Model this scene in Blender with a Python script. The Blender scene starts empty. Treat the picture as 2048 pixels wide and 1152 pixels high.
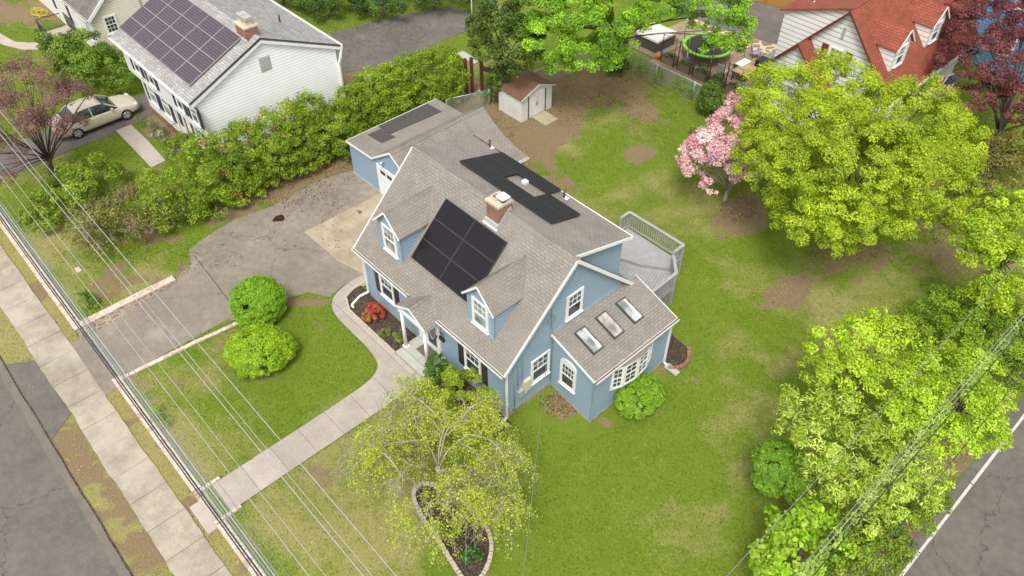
import bpy, bmesh, math, random
import numpy as np
from mathutils import Vector, Matrix
from math import radians, sin, cos, pi
random.seed(7)
scene = bpy.context.scene
COL = scene.collection

# ---------------------------------------------------------------- camera, world, sun, exposure
CAM = Vector((23.843, -12.563, 26.285)); YAW = 2.39666; PIT = 0.77953; FPX = 1591.87
cd = bpy.data.cameras.new('camera'); cam = bpy.data.objects.new('camera', cd); COL.objects.link(cam)
cd.sensor_width = 36; cd.lens = FPX / 2048 * 36; cd.clip_end = 1500; cd.clip_start = 0.5
cam.location = CAM; cam.rotation_euler = (pi/2 - PIT, 0, YAW - pi/2)
scene.camera = cam
SUN_EL, SUN_AZ = radians(58), radians(305)      # azimuth: direction the light comes from, from +X counterclockwise
w = bpy.data.worlds.new("World"); scene.world = w; w.use_nodes = True
nt = w.node_tree; nt.nodes.clear()
sky = nt.nodes.new('ShaderNodeTexSky'); sky.sky_type = 'NISHITA'; sky.sun_disc = False
sky.sun_elevation = SUN_EL; sky.sun_rotation = pi/2 - SUN_AZ; sky.air_density = 1.0; sky.dust_density = 4.0; sky.ozone_density = 1.0
hs = nt.nodes.new('ShaderNodeHueSaturation'); hs.inputs['Saturation'].default_value = 0.12
bg = nt.nodes.new('ShaderNodeBackground'); bg.inputs['Strength'].default_value = 0.15
wo = nt.nodes.new('ShaderNodeOutputWorld')
nt.links.new(sky.outputs[0], hs.inputs['Color']); nt.links.new(hs.outputs[0], bg.inputs['Color']); nt.links.new(bg.outputs[0], wo.inputs[0])
sl = bpy.data.lights.new('sun', 'SUN'); sl.energy = 1.35; sl.angle = radians(16); sl.color = (1.0, 0.95, 0.87)
so = bpy.data.objects.new('sun', sl); COL.objects.link(so)
sd = Vector((cos(SUN_EL)*cos(SUN_AZ), cos(SUN_EL)*sin(SUN_AZ), sin(SUN_EL)))
so.rotation_euler = (-sd).to_track_quat('-Z', 'Y').to_euler(); so.location = sd*80
vs = scene.view_settings; vs.view_transform = 'Standard'; vs.look = 'None'; vs.gamma = 1; vs.use_curve_mapping = False
vs.exposure = 0.62

# ---------------------------------------------------------------- terrain height and pixel -> place
def S(t):
    t = np.clip(t, 0, 1); return t*t*(3-2*t)
def H(x, y):
    x = np.asarray(x, float); y = np.asarray(y, float)
    h = -0.6*S((x-8.5)/4.0)
    ramp = (x > -6.86) & (x < -2.94)
    left = x < -18.5
    f = np.where(ramp, S((-4.5-y)/6.0), np.where(left, S((-9.0-y)/2.5), np.clip((-10.31-y)/0.06, 0, 1)))
    return h - 0.5*f
def Hf(x, y): return float(H(x, y))
Fd = Vector((cos(YAW)*cos(PIT), sin(YAW)*cos(PIT), -sin(PIT))); Rd = Vector((sin(YAW), -cos(YAW), 0)); Ud = Rd.cross(Fd)
def at(px, py, z=None, dz=0.0):
    """the place a photo point (2048 wide) has at height z, or on the ground"""
    d = Rd*(px-1024) + Ud*(576-py) + Fd*FPX
    zz = 0.0 if z is None else z
    for _ in range(8):
        t = (zz-CAM.z)/d.z; p = CAM + d*t
        if z is None: zz = Hf(p.x, p.y)+dz
        else: break
    return p
def mpp(p): return (Vector(p)-CAM).dot(Fd)/FPX     # metres per photo pixel at p

# ---------------------------------------------------------------- materials
MATS = {}
def nd(nt, t, **k):
    n = nt.nodes.new(t)
    for a, b in k.items():
        if a.startswith('_'): setattr(n, a[1:], b)
        else:
            key = a.replace('__', ' ')
            n.inputs[key].default_value = b
    return n
def newmat(name):
    m = bpy.data.materials.new(name); m.use_nodes = True; nt = m.node_tree; nt.nodes.clear()
    o = nt.nodes.new('ShaderNodeOutputMaterial'); b = nt.nodes.new('ShaderNodeBsdfPrincipled')
    nt.links.new(b.outputs[0], o.inputs[0]); MATS[name] = m
    return m, nt, b, o
def ramp(nt, stops, fac):
    r = nt.nodes.new('ShaderNodeValToRGB'); e = r.color_ramp.elements
    while len(e) < len(stops): e.new(0.5)
    for i, (p, c) in enumerate(stops): e[i].position = p; e[i].color = (*c, 1) if len(c) == 3 else c
    nt.links.new(fac, r.inputs[0]); return r
def mix(nt, a, b, f, mode='MIX'):
    m = nt.nodes.new('ShaderNodeMix'); m.data_type = 'RGBA'; m.blend_type = mode
    for s, v in ((6, a), (7, b), (0, f)):
        if hasattr(v, 'is_output') or isinstance(v, bpy.types.NodeSocket): nt.links.new(v, m.inputs[s])
        elif s == 0: m.inputs[0].default_value = v
        else: m.inputs[s].default_value = (*v, 1)
    return m.outputs[2]
def noise(nt, scale, detail=4, rough=0.6, vec=None):
    n = nd(nt, 'ShaderNodeTexNoise', Scale=scale, Detail=detail, Roughness=rough)
    if vec is not None: nt.links.new(vec, n.inputs['Vector'])
    return n.outputs['Fac']
def objco(nt): return nt.nodes.new('ShaderNodeTexCoord').outputs['Object']
def geopos(nt): return nt.nodes.new('ShaderNodeNewGeometry').outputs['Position']
def bump(nt, b, h, strength=0.3, dist=0.02):
    n = nd(nt, 'ShaderNodeBump', Strength=strength, Distance=dist); nt.links.new(h, n.inputs['Height']); nt.links.new(n.outputs[0], b.inputs['Normal'])
def mottled(name, c0, c1, scale=3.0, rough=0.7, bumps=0.15, fine=40.0, metal=0.0, lo=0.35, hi=0.65):
    m, nt, b, o = newmat(name); v = geopos(nt)
    n1 = noise(nt, scale, 5, 0.65, v); n2 = noise(nt, fine, 2, 0.6, v)
    a = nt.nodes.new('ShaderNodeMath'); a.operation = 'MULTIPLY_ADD'; a.inputs[1].default_value = 0.35
    nt.links.new(n2, a.inputs[0])
    s = nt.nodes.new('ShaderNodeMath'); s.operation = 'MULTIPLY'; s.inputs[1].default_value = 0.65; nt.links.new(n1, s.inputs[0]); nt.links.new(s.outputs[0], a.inputs[2])
    r = ramp(nt, [(lo, c0), (hi, c1)], a.outputs[0]); nt.links.new(r.outputs[0], b.inputs['Base Color'])
    b.inputs['Roughness'].default_value = rough; b.inputs['Metallic'].default_value = metal
    if bumps: bump(nt, b, n2, bumps, 0.01)
    return m
def plain(name, c, rough=0.5, metal=0.0, emit=None, spec=None):
    k = 0.88
    m = mottled(name, tuple(x*k for x in c), c, 2.0, rough, 0.03, 30.0, metal)
    return m
def uvco(nt): return nt.nodes.new('ShaderNodeUVMap').outputs[0]
def siding(name, c, step=0.13, dark=0.72):
    m, nt, b, o = newmat(name); uv = uvco(nt); sp = nt.nodes.new('ShaderNodeSeparateXYZ'); nt.links.new(uv, sp.inputs[0])
    d = nt.nodes.new('ShaderNodeMath'); d.operation = 'DIVIDE'; d.inputs[1].default_value = step; nt.links.new(sp.outputs[1], d.inputs[0])
    f = nt.nodes.new('ShaderNodeMath'); f.operation = 'FRACT'; nt.links.new(d.outputs[0], f.inputs[0])
    inv = nt.nodes.new('ShaderNodeMath'); inv.operation = 'SUBTRACT'; inv.inputs[0].default_value = 1; nt.links.new(f.outputs[0], inv.inputs[1])
    r = ramp(nt, [(0.0, (dark,)*3), (0.13, (dark,)*3), (0.22, (1, 1, 1)), (1.0, (1, 1, 1))], f.outputs[0])  # dark line per lap: joint dirt plus the gap's shadow painted into the colour
    g = geopos(nt); n1 = noise(nt, 0.9, 5, 0.7, g); n2 = noise(nt, 9, 3, 0.6, g)
    base = mix(nt, tuple(x*0.88 for x in c), tuple(min(1, x*1.07) for x in c), n1)
    base = mix(nt, base, tuple(x*0.8 for x in c), ramp(nt, [(0.55, (0, 0, 0)), (0.8, (0.6,)*3)], n2).outputs[0])
    nt.links.new(mix(nt, base, r.outputs[0], 1.0, 'MULTIPLY'), b.inputs['Base Color'])
    b.inputs['Roughness'].default_value = 0.55; bump(nt, b, inv.outputs[0], 0.8, 0.02)
    return m
def bricky(name, c1, c2, mortar, bw, bh, ms=0.01, offset=0.5, rough=0.85, spots=None, bmp=0.4, mottle=0.35, big=None):
    m, nt, b, o = newmat(name); uv = uvco(nt)
    t = nd(nt, 'ShaderNodeTexBrick', Scale=1.0); t.offset = offset
    t.inputs['Color1'].default_value = (*c1, 1); t.inputs['Color2'].default_value = (*c2, 1); t.inputs['Mortar'].default_value = (*mortar, 1)
    t.inputs['Mortar Size'].default_value = ms; t.inputs['Mortar Smooth'].default_value = 0.2; t.inputs['Bias'].default_value = 0.0
    t.inputs['Brick Width'].default_value = bw; t.inputs['Row Height'].default_value = bh
    nt.links.new(uv, t.inputs['Vector'])
    g = geopos(nt); n = noise(nt, 1.3, 6, 0.7, g); n2 = noise(nt, 25, 3, 0.7, g)
    k = ramp(nt, [(0.3, (1-mottle,)*3), (0.7, (1+mottle*0.5,)*3)], n); k2 = ramp(nt, [(0.3, (0.78,)*3), (0.7, (1.15,)*3)], n2)
    c = mix(nt, t.outputs[0], k.outputs[0], 1.0, 'MULTIPLY'); c = mix(nt, c, k2.outputs[0], 1.0, 'MULTIPLY')
    if spots:
        n3 = noise(nt, 5.5, 3, 0.5, g); c = mix(nt, c, spots, ramp(nt, [(0.66, (0, 0, 0)), (0.72, (0.75,)*3)], n3).outputs[0])
    if big:
        n4 = noise(nt, 0.5, 3, 0.5, g); c = mix(nt, c, big, ramp(nt, [(0.45, (0, 0, 0)), (0.7, (0.6,)*3)], n4).outputs[0])
    nt.links.new(c, b.inputs['Base Color']); b.inputs['Roughness'].default_value = rough
    inv = nt.nodes.new('ShaderNodeMath'); inv.operation = 'SUBTRACT'; inv.inputs[0].default_value = 1; nt.links.new(t.outputs['Fac'], inv.inputs[1])
    bump(nt, b, inv.outputs[0], bmp, 0.012)
    return m
def glass(name, c=(0.03, 0.035, 0.04), rough=0.08):
    m, nt, b, o = newmat(name); n = noise(nt, 1.7, 2, 0.5, geopos(nt))
    nt.links.new(ramp(nt, [(0.4, c), (0.62, tuple(x*2.6 for x in c))], n).outputs[0], b.inputs['Base Color'])
    b.inputs['Roughness'].default_value = rough; b.inputs['Specular IOR Level'].default_value = 0.7; return m
def leafmat(name, rough=0.55, trans=0.35):
    m, nt, b, o = newmat(name); a = nt.nodes.new('ShaderNodeAttribute'); a.attribute_name = 'Col'
    nt.links.new(a.outputs['Color'], b.inputs['Base Color']); b.inputs['Roughness'].default_value = rough
    t = nt.nodes.new('ShaderNodeBsdfTranslucent'); nt.links.new(a.outputs['Color'], t.inputs[0])
    x = nt.nodes.new('ShaderNodeMixShader'); x.inputs[0].default_value = trans
    nt.links.new(b.outputs[0], x.inputs[1]); nt.links.new(t.outputs[0], x.inputs[2]); nt.links.new(x.outputs[0], o.inputs[0])
    return m
BLUE = (0.265, 0.362, 0.455)
siding('blue_siding', BLUE, 0.17, 0.66)
siding('white_siding', (0.86, 0.86, 0.86), 0.17, 0.74)
siding('wide_white_siding', (0.74, 0.74, 0.72), 0.28, 0.5)
siding('cream_siding', (0.70, 0.65, 0.53), 0.16, 0.72)
siding('bright_blue_siding', (0.13, 0.30, 0.52), 0.2, 0.6)
siding('shed_siding', (0.62, 0.61, 0.58), 10.0, 0.8)
bricky('shed_rib', (0.76, 0.75, 0.72), (0.72, 0.71, 0.68), (0.58, 0.56, 0.53), 0.2, 60.0, 0.008, 0.0, 0.6, mottle=0.18)
plain('panel_rim', (0.40, 0.36, 0.38), 0.4, 0.3)
bricky('shingles', (0.280, 0.250, 0.217), (0.248, 0.222, 0.194), (0.155, 0.138, 0.12), 0.26, 0.128, 0.011, 0.43, spots=(0.18, 0.162, 0.14), big=(0.24, 0.215, 0.19), mottle=0.2)
bricky('grey_shingles', (0.42, 0.41, 0.39), (0.30, 0.295, 0.285), (0.18, 0.175, 0.17), 0.31, 0.145, 0.012, 0.43, mottle=0.2)
bricky('dark_grey_shingles', (0.20, 0.185, 0.16), (0.155, 0.145, 0.125), (0.09, 0.085, 0.075), 0.31, 0.145, 0.012, 0.43)
bricky('red_shingles', (0.34, 0.085, 0.045), (0.27, 0.065, 0.035), (0.12, 0.035, 0.025), 0.31, 0.15, 0.014, 0.43, mottle=0.25)
bricky('brown_shingles', (0.20, 0.10, 0.055), (0.17, 0.085, 0.05), (0.10, 0.06, 0.04), 0.3, 0.12, 0.006, mottle=0.25)
mottled('patch_felt', (0.05, 0.045, 0.042), (0.085, 0.078, 0.072), 6, 0.9)
bricky('red_brick', (0.36, 0.13, 0.065), (0.24, 0.085, 0.05), (0.36, 0.28, 0.21), 0.19, 0.062, 0.009, bmp=0.5)
bricky('old_brick', (0.27, 0.10, 0.06), (0.36, 0.19, 0.12), (0.30, 0.24, 0.18), 0.2, 0.08, 0.007, bmp=0.5)
plain('white_paint', (0.80, 0.80, 0.79), 0.45)
plain('blue_paint', BLUE, 0.5)
plain('black_paint', (0.03, 0.03, 0.032), 0.45)
plain('navy_paint', (0.025, 0.03, 0.07), 0.45)
plain('maroon_paint', (0.15, 0.035, 0.03), 0.5)
plain('dark_grey_metal', (0.09, 0.088, 0.085), 0.4, 0.3)
plain('light_metal', (0.62, 0.62, 0.6), 0.35, 0.5)
mottled('rusty_steel', (0.10, 0.03, 0.018), (0.19, 0.06, 0.03), 4, 0.8)
mottled('lead_flashing', (0.36, 0.38, 0.38), (0.5, 0.51, 0.5), 5, 0.6)
mottled('mortar', (0.44, 0.38, 0.27), (0.60, 0.54, 0.42), 5, 0.9)
mottled('gutter_debris', (0.06, 0.035, 0.02), (0.20, 0.12, 0.06), 7, 0.95, 0.5)
glass('window_glass'); glass('light_glass', (0.13, 0.15, 0.13), 0.12); glass('car_glass', (0.02, 0.03, 0.03), 0.05)
glass('skylight_glass', (0.17, 0.185, 0.175), 0.4); glass('warm_skylight_glass', (0.20, 0.175, 0.16), 0.4)
mottled('concrete', (0.47, 0.42, 0.36), (0.60, 0.55, 0.48), 1.2, 0.9, 0.25, 60)
mottled('pinkish_concrete', (0.38, 0.325, 0.28), (0.47, 0.41, 0.36), 1.0, 0.9, 0.25, 60)
mottled('tan_concrete', (0.25, 0.195, 0.125), (0.46, 0.395, 0.29), 0.9, 0.9, 0.3, 45)
mottled('grey_stone', (0.36, 0.35, 0.31), (0.46, 0.45, 0.41), 2, 0.85, 0.2)
mottled('pale_sill_stone', (0.40, 0.33, 0.26), (0.56, 0.48, 0.39), 9, 0.9, 0.4)
mottled('bark', (0.10, 0.075, 0.055), (0.20, 0.155, 0.12), 9, 0.95, 0.8, 25)
mottled('dark_bark', (0.06, 0.045, 0.038), (0.13, 0.10, 0.085), 9, 0.95, 0.8, 25)
mottled('pale_bark', (0.30, 0.26, 0.21), (0.44, 0.39, 0.33), 9, 0.9, 0.5, 25)
mottled('deck_wood', (0.29, 0.285, 0.28), (0.385, 0.38, 0.37), 3, 0.7, 0.2)
mottled('weathered_wood', (0.16, 0.12, 0.085), (0.28, 0.22, 0.16), 5, 0.85, 0.4)
mottled('tan_wood', (0.38, 0.24, 0.12), (0.50, 0.33, 0.18), 3, 0.6, 0.2)
mottled('orange_wood', (0.30, 0.15, 0.03), (0.40, 0.21, 0.05), 3, 0.7, 0.2)
mottled('plywood', (0.32, 0.27, 0.17), (0.42, 0.36, 0.24), 2, 0.85, 0.2)
plain('pale_wire', (0.42, 0.44, 0.41), 0.4, 0.2); plain('dark_wire', (0.035, 0.04, 0.06), 0.5); plain('grey_wire', (0.22, 0.22, 0.22), 0.5)
plain('champagne_paint', (0.62, 0.56, 0.45), 0.22, 0.12); plain('silver_paint', (0.35, 0.38, 0.38), 0.25, 0.4)
plain('tyre_rubber', (0.02, 0.02, 0.02), 0.8); plain('headlight_lens', (0.62, 0.60, 0.48), 0.1)
plain('lime_fabric', (0.20, 0.50, 0.04), 0.6); plain('black_mesh', (0.025, 0.025, 0.027), 0.8); plain('cover_fabric', (0.60, 0.585, 0.54), 0.7)
plain('grey_fabric', (0.32, 0.32, 0.31), 0.8); plain('black_plastic', (0.018, 0.018, 0.02), 0.45); plain('blue_plastic', (0.02, 0.12, 0.42), 0.4)
plain('orange_plastic', (0.6, 0.16, 0.03), 0.4); plain('yellow_plastic', (0.70, 0.50, 0.03), 0.4); plain('lavender_fabric', (0.42, 0.32, 0.5), 0.8)
plain('white_fabric', (0.75, 0.73, 0.72), 0.8); plain('red_fabric', (0.5, 0.03, 0.04), 0.7); plain('navy_fabric', (0.03, 0.04, 0.12), 0.7); plain('meter_cream', (0.62, 0.58, 0.44), 0.5)
plain('brick_red_paint', (0.28, 0.09, 0.06), 0.7)
leafmat('leaf'); leafmat('petal', 0.6, 0.3)
# solar panels
def solar(name, base, line, cw, ch, ms, rough, metal=0.0):
    m, nt, b, o = newmat(name); t = nd(nt, 'ShaderNodeTexBrick', Scale=1.0); t.offset = 0.0
    for k, c in (('Color1', base), ('Color2', tuple(x*1.3 for x in base)), ('Mortar', line)): t.inputs[k].default_value = (*c, 1)
    t.inputs['Mortar Size'].default_value = ms; t.inputs['Brick Width'].default_value = cw; t.inputs['Row Height'].default_value = ch
    nt.links.new(uvco(nt), t.inputs['Vector']); nt.links.new(t.outputs[0], b.inputs['Base Color'])
    b.inputs['Roughness'].default_value = rough; b.inputs['Coat Weight'].default_value = 0.08; b.inputs['Coat Roughness'].default_value = 0.12; b.inputs['Specular IOR Level'].default_value = 0.2
    return m
solar('solar_dark_blue', (0.011, 0.0095, 0.011), (0.024, 0.022, 0.030), 0.08, 0.16, 0.006, 0.2)
solar('solar_black', (0.016, 0.016, 0.017), (0.024, 0.024, 0.024), 0.16, 0.16, 0.006, 0.6)
solar('solar_violet', (0.05, 0.036, 0.05), (0.19, 0.165, 0.18), 0.164, 0.152, 0.010, 0.4)
# asphalt
def asphalt(name, c0, c1, crack=True, stains=None):
    m, nt, b, o = newmat(name); g = geopos(nt)
    n1 = noise(nt, 0.35, 5, 0.7, g); n2 = noise(nt, 60, 2, 0.8, g); n3 = noise(nt, 3.0, 4, 0.7, g)
    c = mix(nt, c0, c1, ramp(nt, [(0.35, (0, 0, 0)), (0.65, (1, 1, 1))], n1).outputs[0])
    c = mix(nt, c, ramp(nt, [(0.3, (0.72,)*3), (0.7, (1.25,)*3)], n2).outputs[0], 1.0, 'MULTIPLY')
    c = mix(nt, c, ramp(nt, [(0.35, (0.85,)*3), (0.7, (1.12,)*3)], n3).outputs[0], 1.0, 'MULTIPLY')
    if stains: c = mix(nt, c, stains, ramp(nt, [(0.60, (0, 0, 0)), (0.70, (0.5,)*3)], noise(nt, 0.7, 3, 0.6, g)).outputs[0])
    if crack:
        mp = nd(nt, 'ShaderNodeTexNoise', Scale=1.2, Detail=5, Roughness=0.6); nt.links.new(g, mp.inputs['Vector'])
        ad = nt.nodes.new('ShaderNodeVectorMath'); ad.operation = 'MULTIPLY_ADD'; nt.links.new(mp.outputs['Color'], ad.inputs[0]); ad.inputs[1].default_value = (1.1,)*3; nt.links.new(g, ad.inputs[2])
        v = nd(nt, 'ShaderNodeTexVoronoi', Scale=0.16); v.feature = 'DISTANCE_TO_EDGE'; nt.links.new(ad.outputs[0], v.inputs['Vector'])
        c = mix(nt, tuple(x*0.5 for x in c0), c, ramp(nt, [(0.0, (0, 0, 0)), (0.0008, (0.35,)*3), (0.0026, (1, 1, 1))], v.outputs['Distance']).outputs[0])
    nt.links.new(c, b.inputs['Base Color']); b.inputs['Roughness'].default_value = 0.9; bump(nt, b, n2, 0.35, 0.01)
    return m
asphalt('road_asphalt', (0.12, 0.107, 0.092), (0.155, 0.139, 0.119))
asphalt('drive_asphalt', (0.205, 0.172, 0.14), (0.27, 0.232, 0.19), True, (0.34, 0.295, 0.23))
asphalt('dark_asphalt', (0.115, 0.102, 0.092), (0.155, 0.138, 0.122), False, (0.2, 0.17, 0.13))
# stone masonry (irregular stones in pale mortar)
def fieldstone(name, cols, mort, scale, edge=0.05):
    m, nt, b, o = newmat(name); g = geopos(nt)
    v = nd(nt, 'ShaderNodeTexVoronoi', Scale=scale); v.feature = 'DISTANCE_TO_EDGE'; nt.links.new(g, v.inputs['Vector'])
    v2 = nd(nt, 'ShaderNodeTexVoronoi', Scale=scale); nt.links.new(g, v2.inputs['Vector'])
    hsv = nt.nodes.new('ShaderNodeSeparateColor'); nt.links.new(v2.outputs['Color'], hsv.inputs[0])
    c = ramp(nt, [(i/(len(cols)-1), x) for i, x in enumerate(cols)], hsv.outputs[0]).outputs[0]
    c = mix(nt, c, ramp(nt, [(0.3, (0.75,)*3), (0.7, (1.2,)*3)], noise(nt, 12, 4, 0.7, g)).outputs[0], 1.0, 'MULTIPLY')
    f = ramp(nt, [(edge*0.6, (0, 0, 0)), (edge, (1, 1, 1))], v.outputs['Distance']).outputs[0]
    nt.links.new(mix(nt, mort, c, f), b.inputs['Base Color']); b.inputs['Roughness'].default_value = 0.9
    bump(nt, b, f, 0.5, 0.02); return m
fieldstone('wall_stone', [(0.36, 0.22, 0.15), (0.46, 0.32, 0.24), (0.30, 0.22, 0.17), (0.52, 0.42, 0.33)], (0.56, 0.49, 0.39), 3.4, 0.09)
fieldstone('flagstone', [(0.22, 0.15, 0.10), (0.28, 0.2, 0.13), (0.24, 0.17, 0.12), (0.30, 0.22, 0.15)], (0.58, 0.46, 0.33), 1.5, 0.13)
fieldstone('foundation_stone', [(0.26, 0.21, 0.15), (0.36, 0.3, 0.22), (0.2, 0.17, 0.13)], (0.38, 0.33, 0.26), 4.5, 0.05)
# mulch
def mulchmat():
    m, nt, b, o = newmat('mulch'); g = geopos(nt); v = nd(nt, 'ShaderNodeTexVoronoi', Scale=22.0); nt.links.new(g, v.inputs['Vector'])
    s = nt.nodes.new('ShaderNodeSeparateColor'); nt.links.new(v.outputs['Color'], s.inputs[0])
    c = ramp(nt, [(0, (0.03, 0.02, 0.015)), (0.7, (0.075, 0.05, 0.035)), (1, (0.15, 0.105, 0.075))], s.outputs[0]).outputs[0]
    nt.links.new(c, b.inputs['Base Color']); b.inputs['Roughness'].default_value = 1.0; bump(nt, b, s.outputs[1], 0.9, 0.03)
mulchmat()
# ground: grass, dry grass, bare earth, litter - masks painted per place (real soil, not shade)
def groundmat():
    m, nt, b, o = newmat('ground'); g = geopos(nt); a = nt.nodes.new('ShaderNodeAttribute'); a.attribute_name = 'Col'
    sp = nt.nodes.new('ShaderNodeSeparateColor'); nt.links.new(a.outputs['Color'], sp.inputs[0])
    n1 = noise(nt, 0.8, 6, 0.7, g); n2 = noise(nt, 14, 4, 0.75, g); n3 = noise(nt, 55, 2, 0.7, g); n4 = noise(nt, 4, 5, 0.75, g)
    gr = ramp(nt, [(0.25, (0.072, 0.12, 0.010)), (0.5, (0.13, 0.195, 0.014)), (0.75, (0.20, 0.27, 0.024))], n2).outputs[0]
    gr = mix(nt, gr, (0.18, 0.22, 0.03), ramp(nt, [(0.42, (0, 0, 0)), (0.68, (0.6,)*3)], n1).outputs[0])
    dry = ramp(nt, [(0.3, (0.21, 0.20, 0.055)), (0.7, (0.36, 0.32, 0.13))], n2).outputs[0]
    dirt = ramp(nt, [(0.25, (0.13, 0.09, 0.05)), (0.5, (0.225, 0.16, 0.09)), (0.75, (0.34, 0.255, 0.155))], n2).outputs[0]
    lit = ramp(nt, [(0.62, (0, 0, 0)), (0.68, (1, 1, 1))], n3).outputs[0]
    dirt = mix(nt, dirt, (0.38, 0.30, 0.15), mix(nt, (0, 0, 0), lit, 0.6))
    def th(src, amt):   # mask broken up by noise
        ad = nt.nodes.new('ShaderNodeMath'); ad.operation = 'MULTIPLY_ADD'; nt.links.new(n4, ad.inputs[0]); ad.inputs[1].default_value = amt; nt.links.new(src, ad.inputs[2])
        ad2 = nt.nodes.new('ShaderNodeMath'); ad2.operation = 'MULTIPLY_ADD'; nt.links.new(n2, ad2.inputs[0]); ad2.inputs[1].default_value = 0.5; nt.links.new(ad.outputs[0], ad2.inputs[2]); return ad2.outputs[0]
    c = mix(nt, gr, dry, ramp(nt, [(0.62, (0, 0, 0)), (1.0, (1, 1, 1))], th(sp.outputs[1], 0.55)).outputs[0])
    c = mix(nt, c, dirt, ramp(nt, [(0.68, (0, 0, 0)), (1.0, (1, 1, 1))], th(sp.outputs[0], 0.6)).outputs[0])
    nt.links.new(c, b.inputs['Base Color']); b.inputs['Roughness'].default_value = 0.95; b.inputs['Specular IOR Level'].default_value = 0.2
    bump(nt, b, n3, 0.7, 0.04)
groundmat()
# chain link mesh: real holes
def chainlink():
    m, nt, b, o = newmat('chain_link'); uv = uvco(nt); sp = nt.nodes.new('ShaderNodeSeparateXYZ'); nt.links.new(uv, sp.inputs[0])
    outs = []
    for sgn in (1, -1):
        a = nt.nodes.new('ShaderNodeMath'); a.operation = 'MULTIPLY_ADD'; a.inputs[1].default_value = sgn; nt.links.new(sp.outputs[0], a.inputs[0]); nt.links.new(sp.outputs[1], a.inputs[2])
        d = nt.nodes.new('ShaderNodeMath'); d.operation = 'DIVIDE'; d.inputs[1].default_value = 0.07; nt.links.new(a.outputs[0], d.inputs[0])
        f = nt.nodes.new('ShaderNodeMath'); f.operation = 'FRACT'; nt.links.new(d.outputs[0], f.inputs[0])
        l = nt.nodes.new('ShaderNodeMath'); l.operation = 'LESS_THAN'; l.inputs[1].default_value = 0.17; nt.links.new(f.outputs[0], l.inputs[0]); outs.append(l.outputs[0])
    mx = nt.nodes.new('ShaderNodeMath'); mx.operation = 'MAXIMUM'; nt.links.new(outs[0], mx.inputs[0]); nt.links.new(outs[1], mx.inputs[1])
    b.inputs['Base Color'].default_value = (0.42, 0.5, 0.42, 1); b.inputs['Metallic'].default_value = 0.3; nt.links.new(mx.outputs[0], b.inputs['Alpha'])
chainlink()

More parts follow.
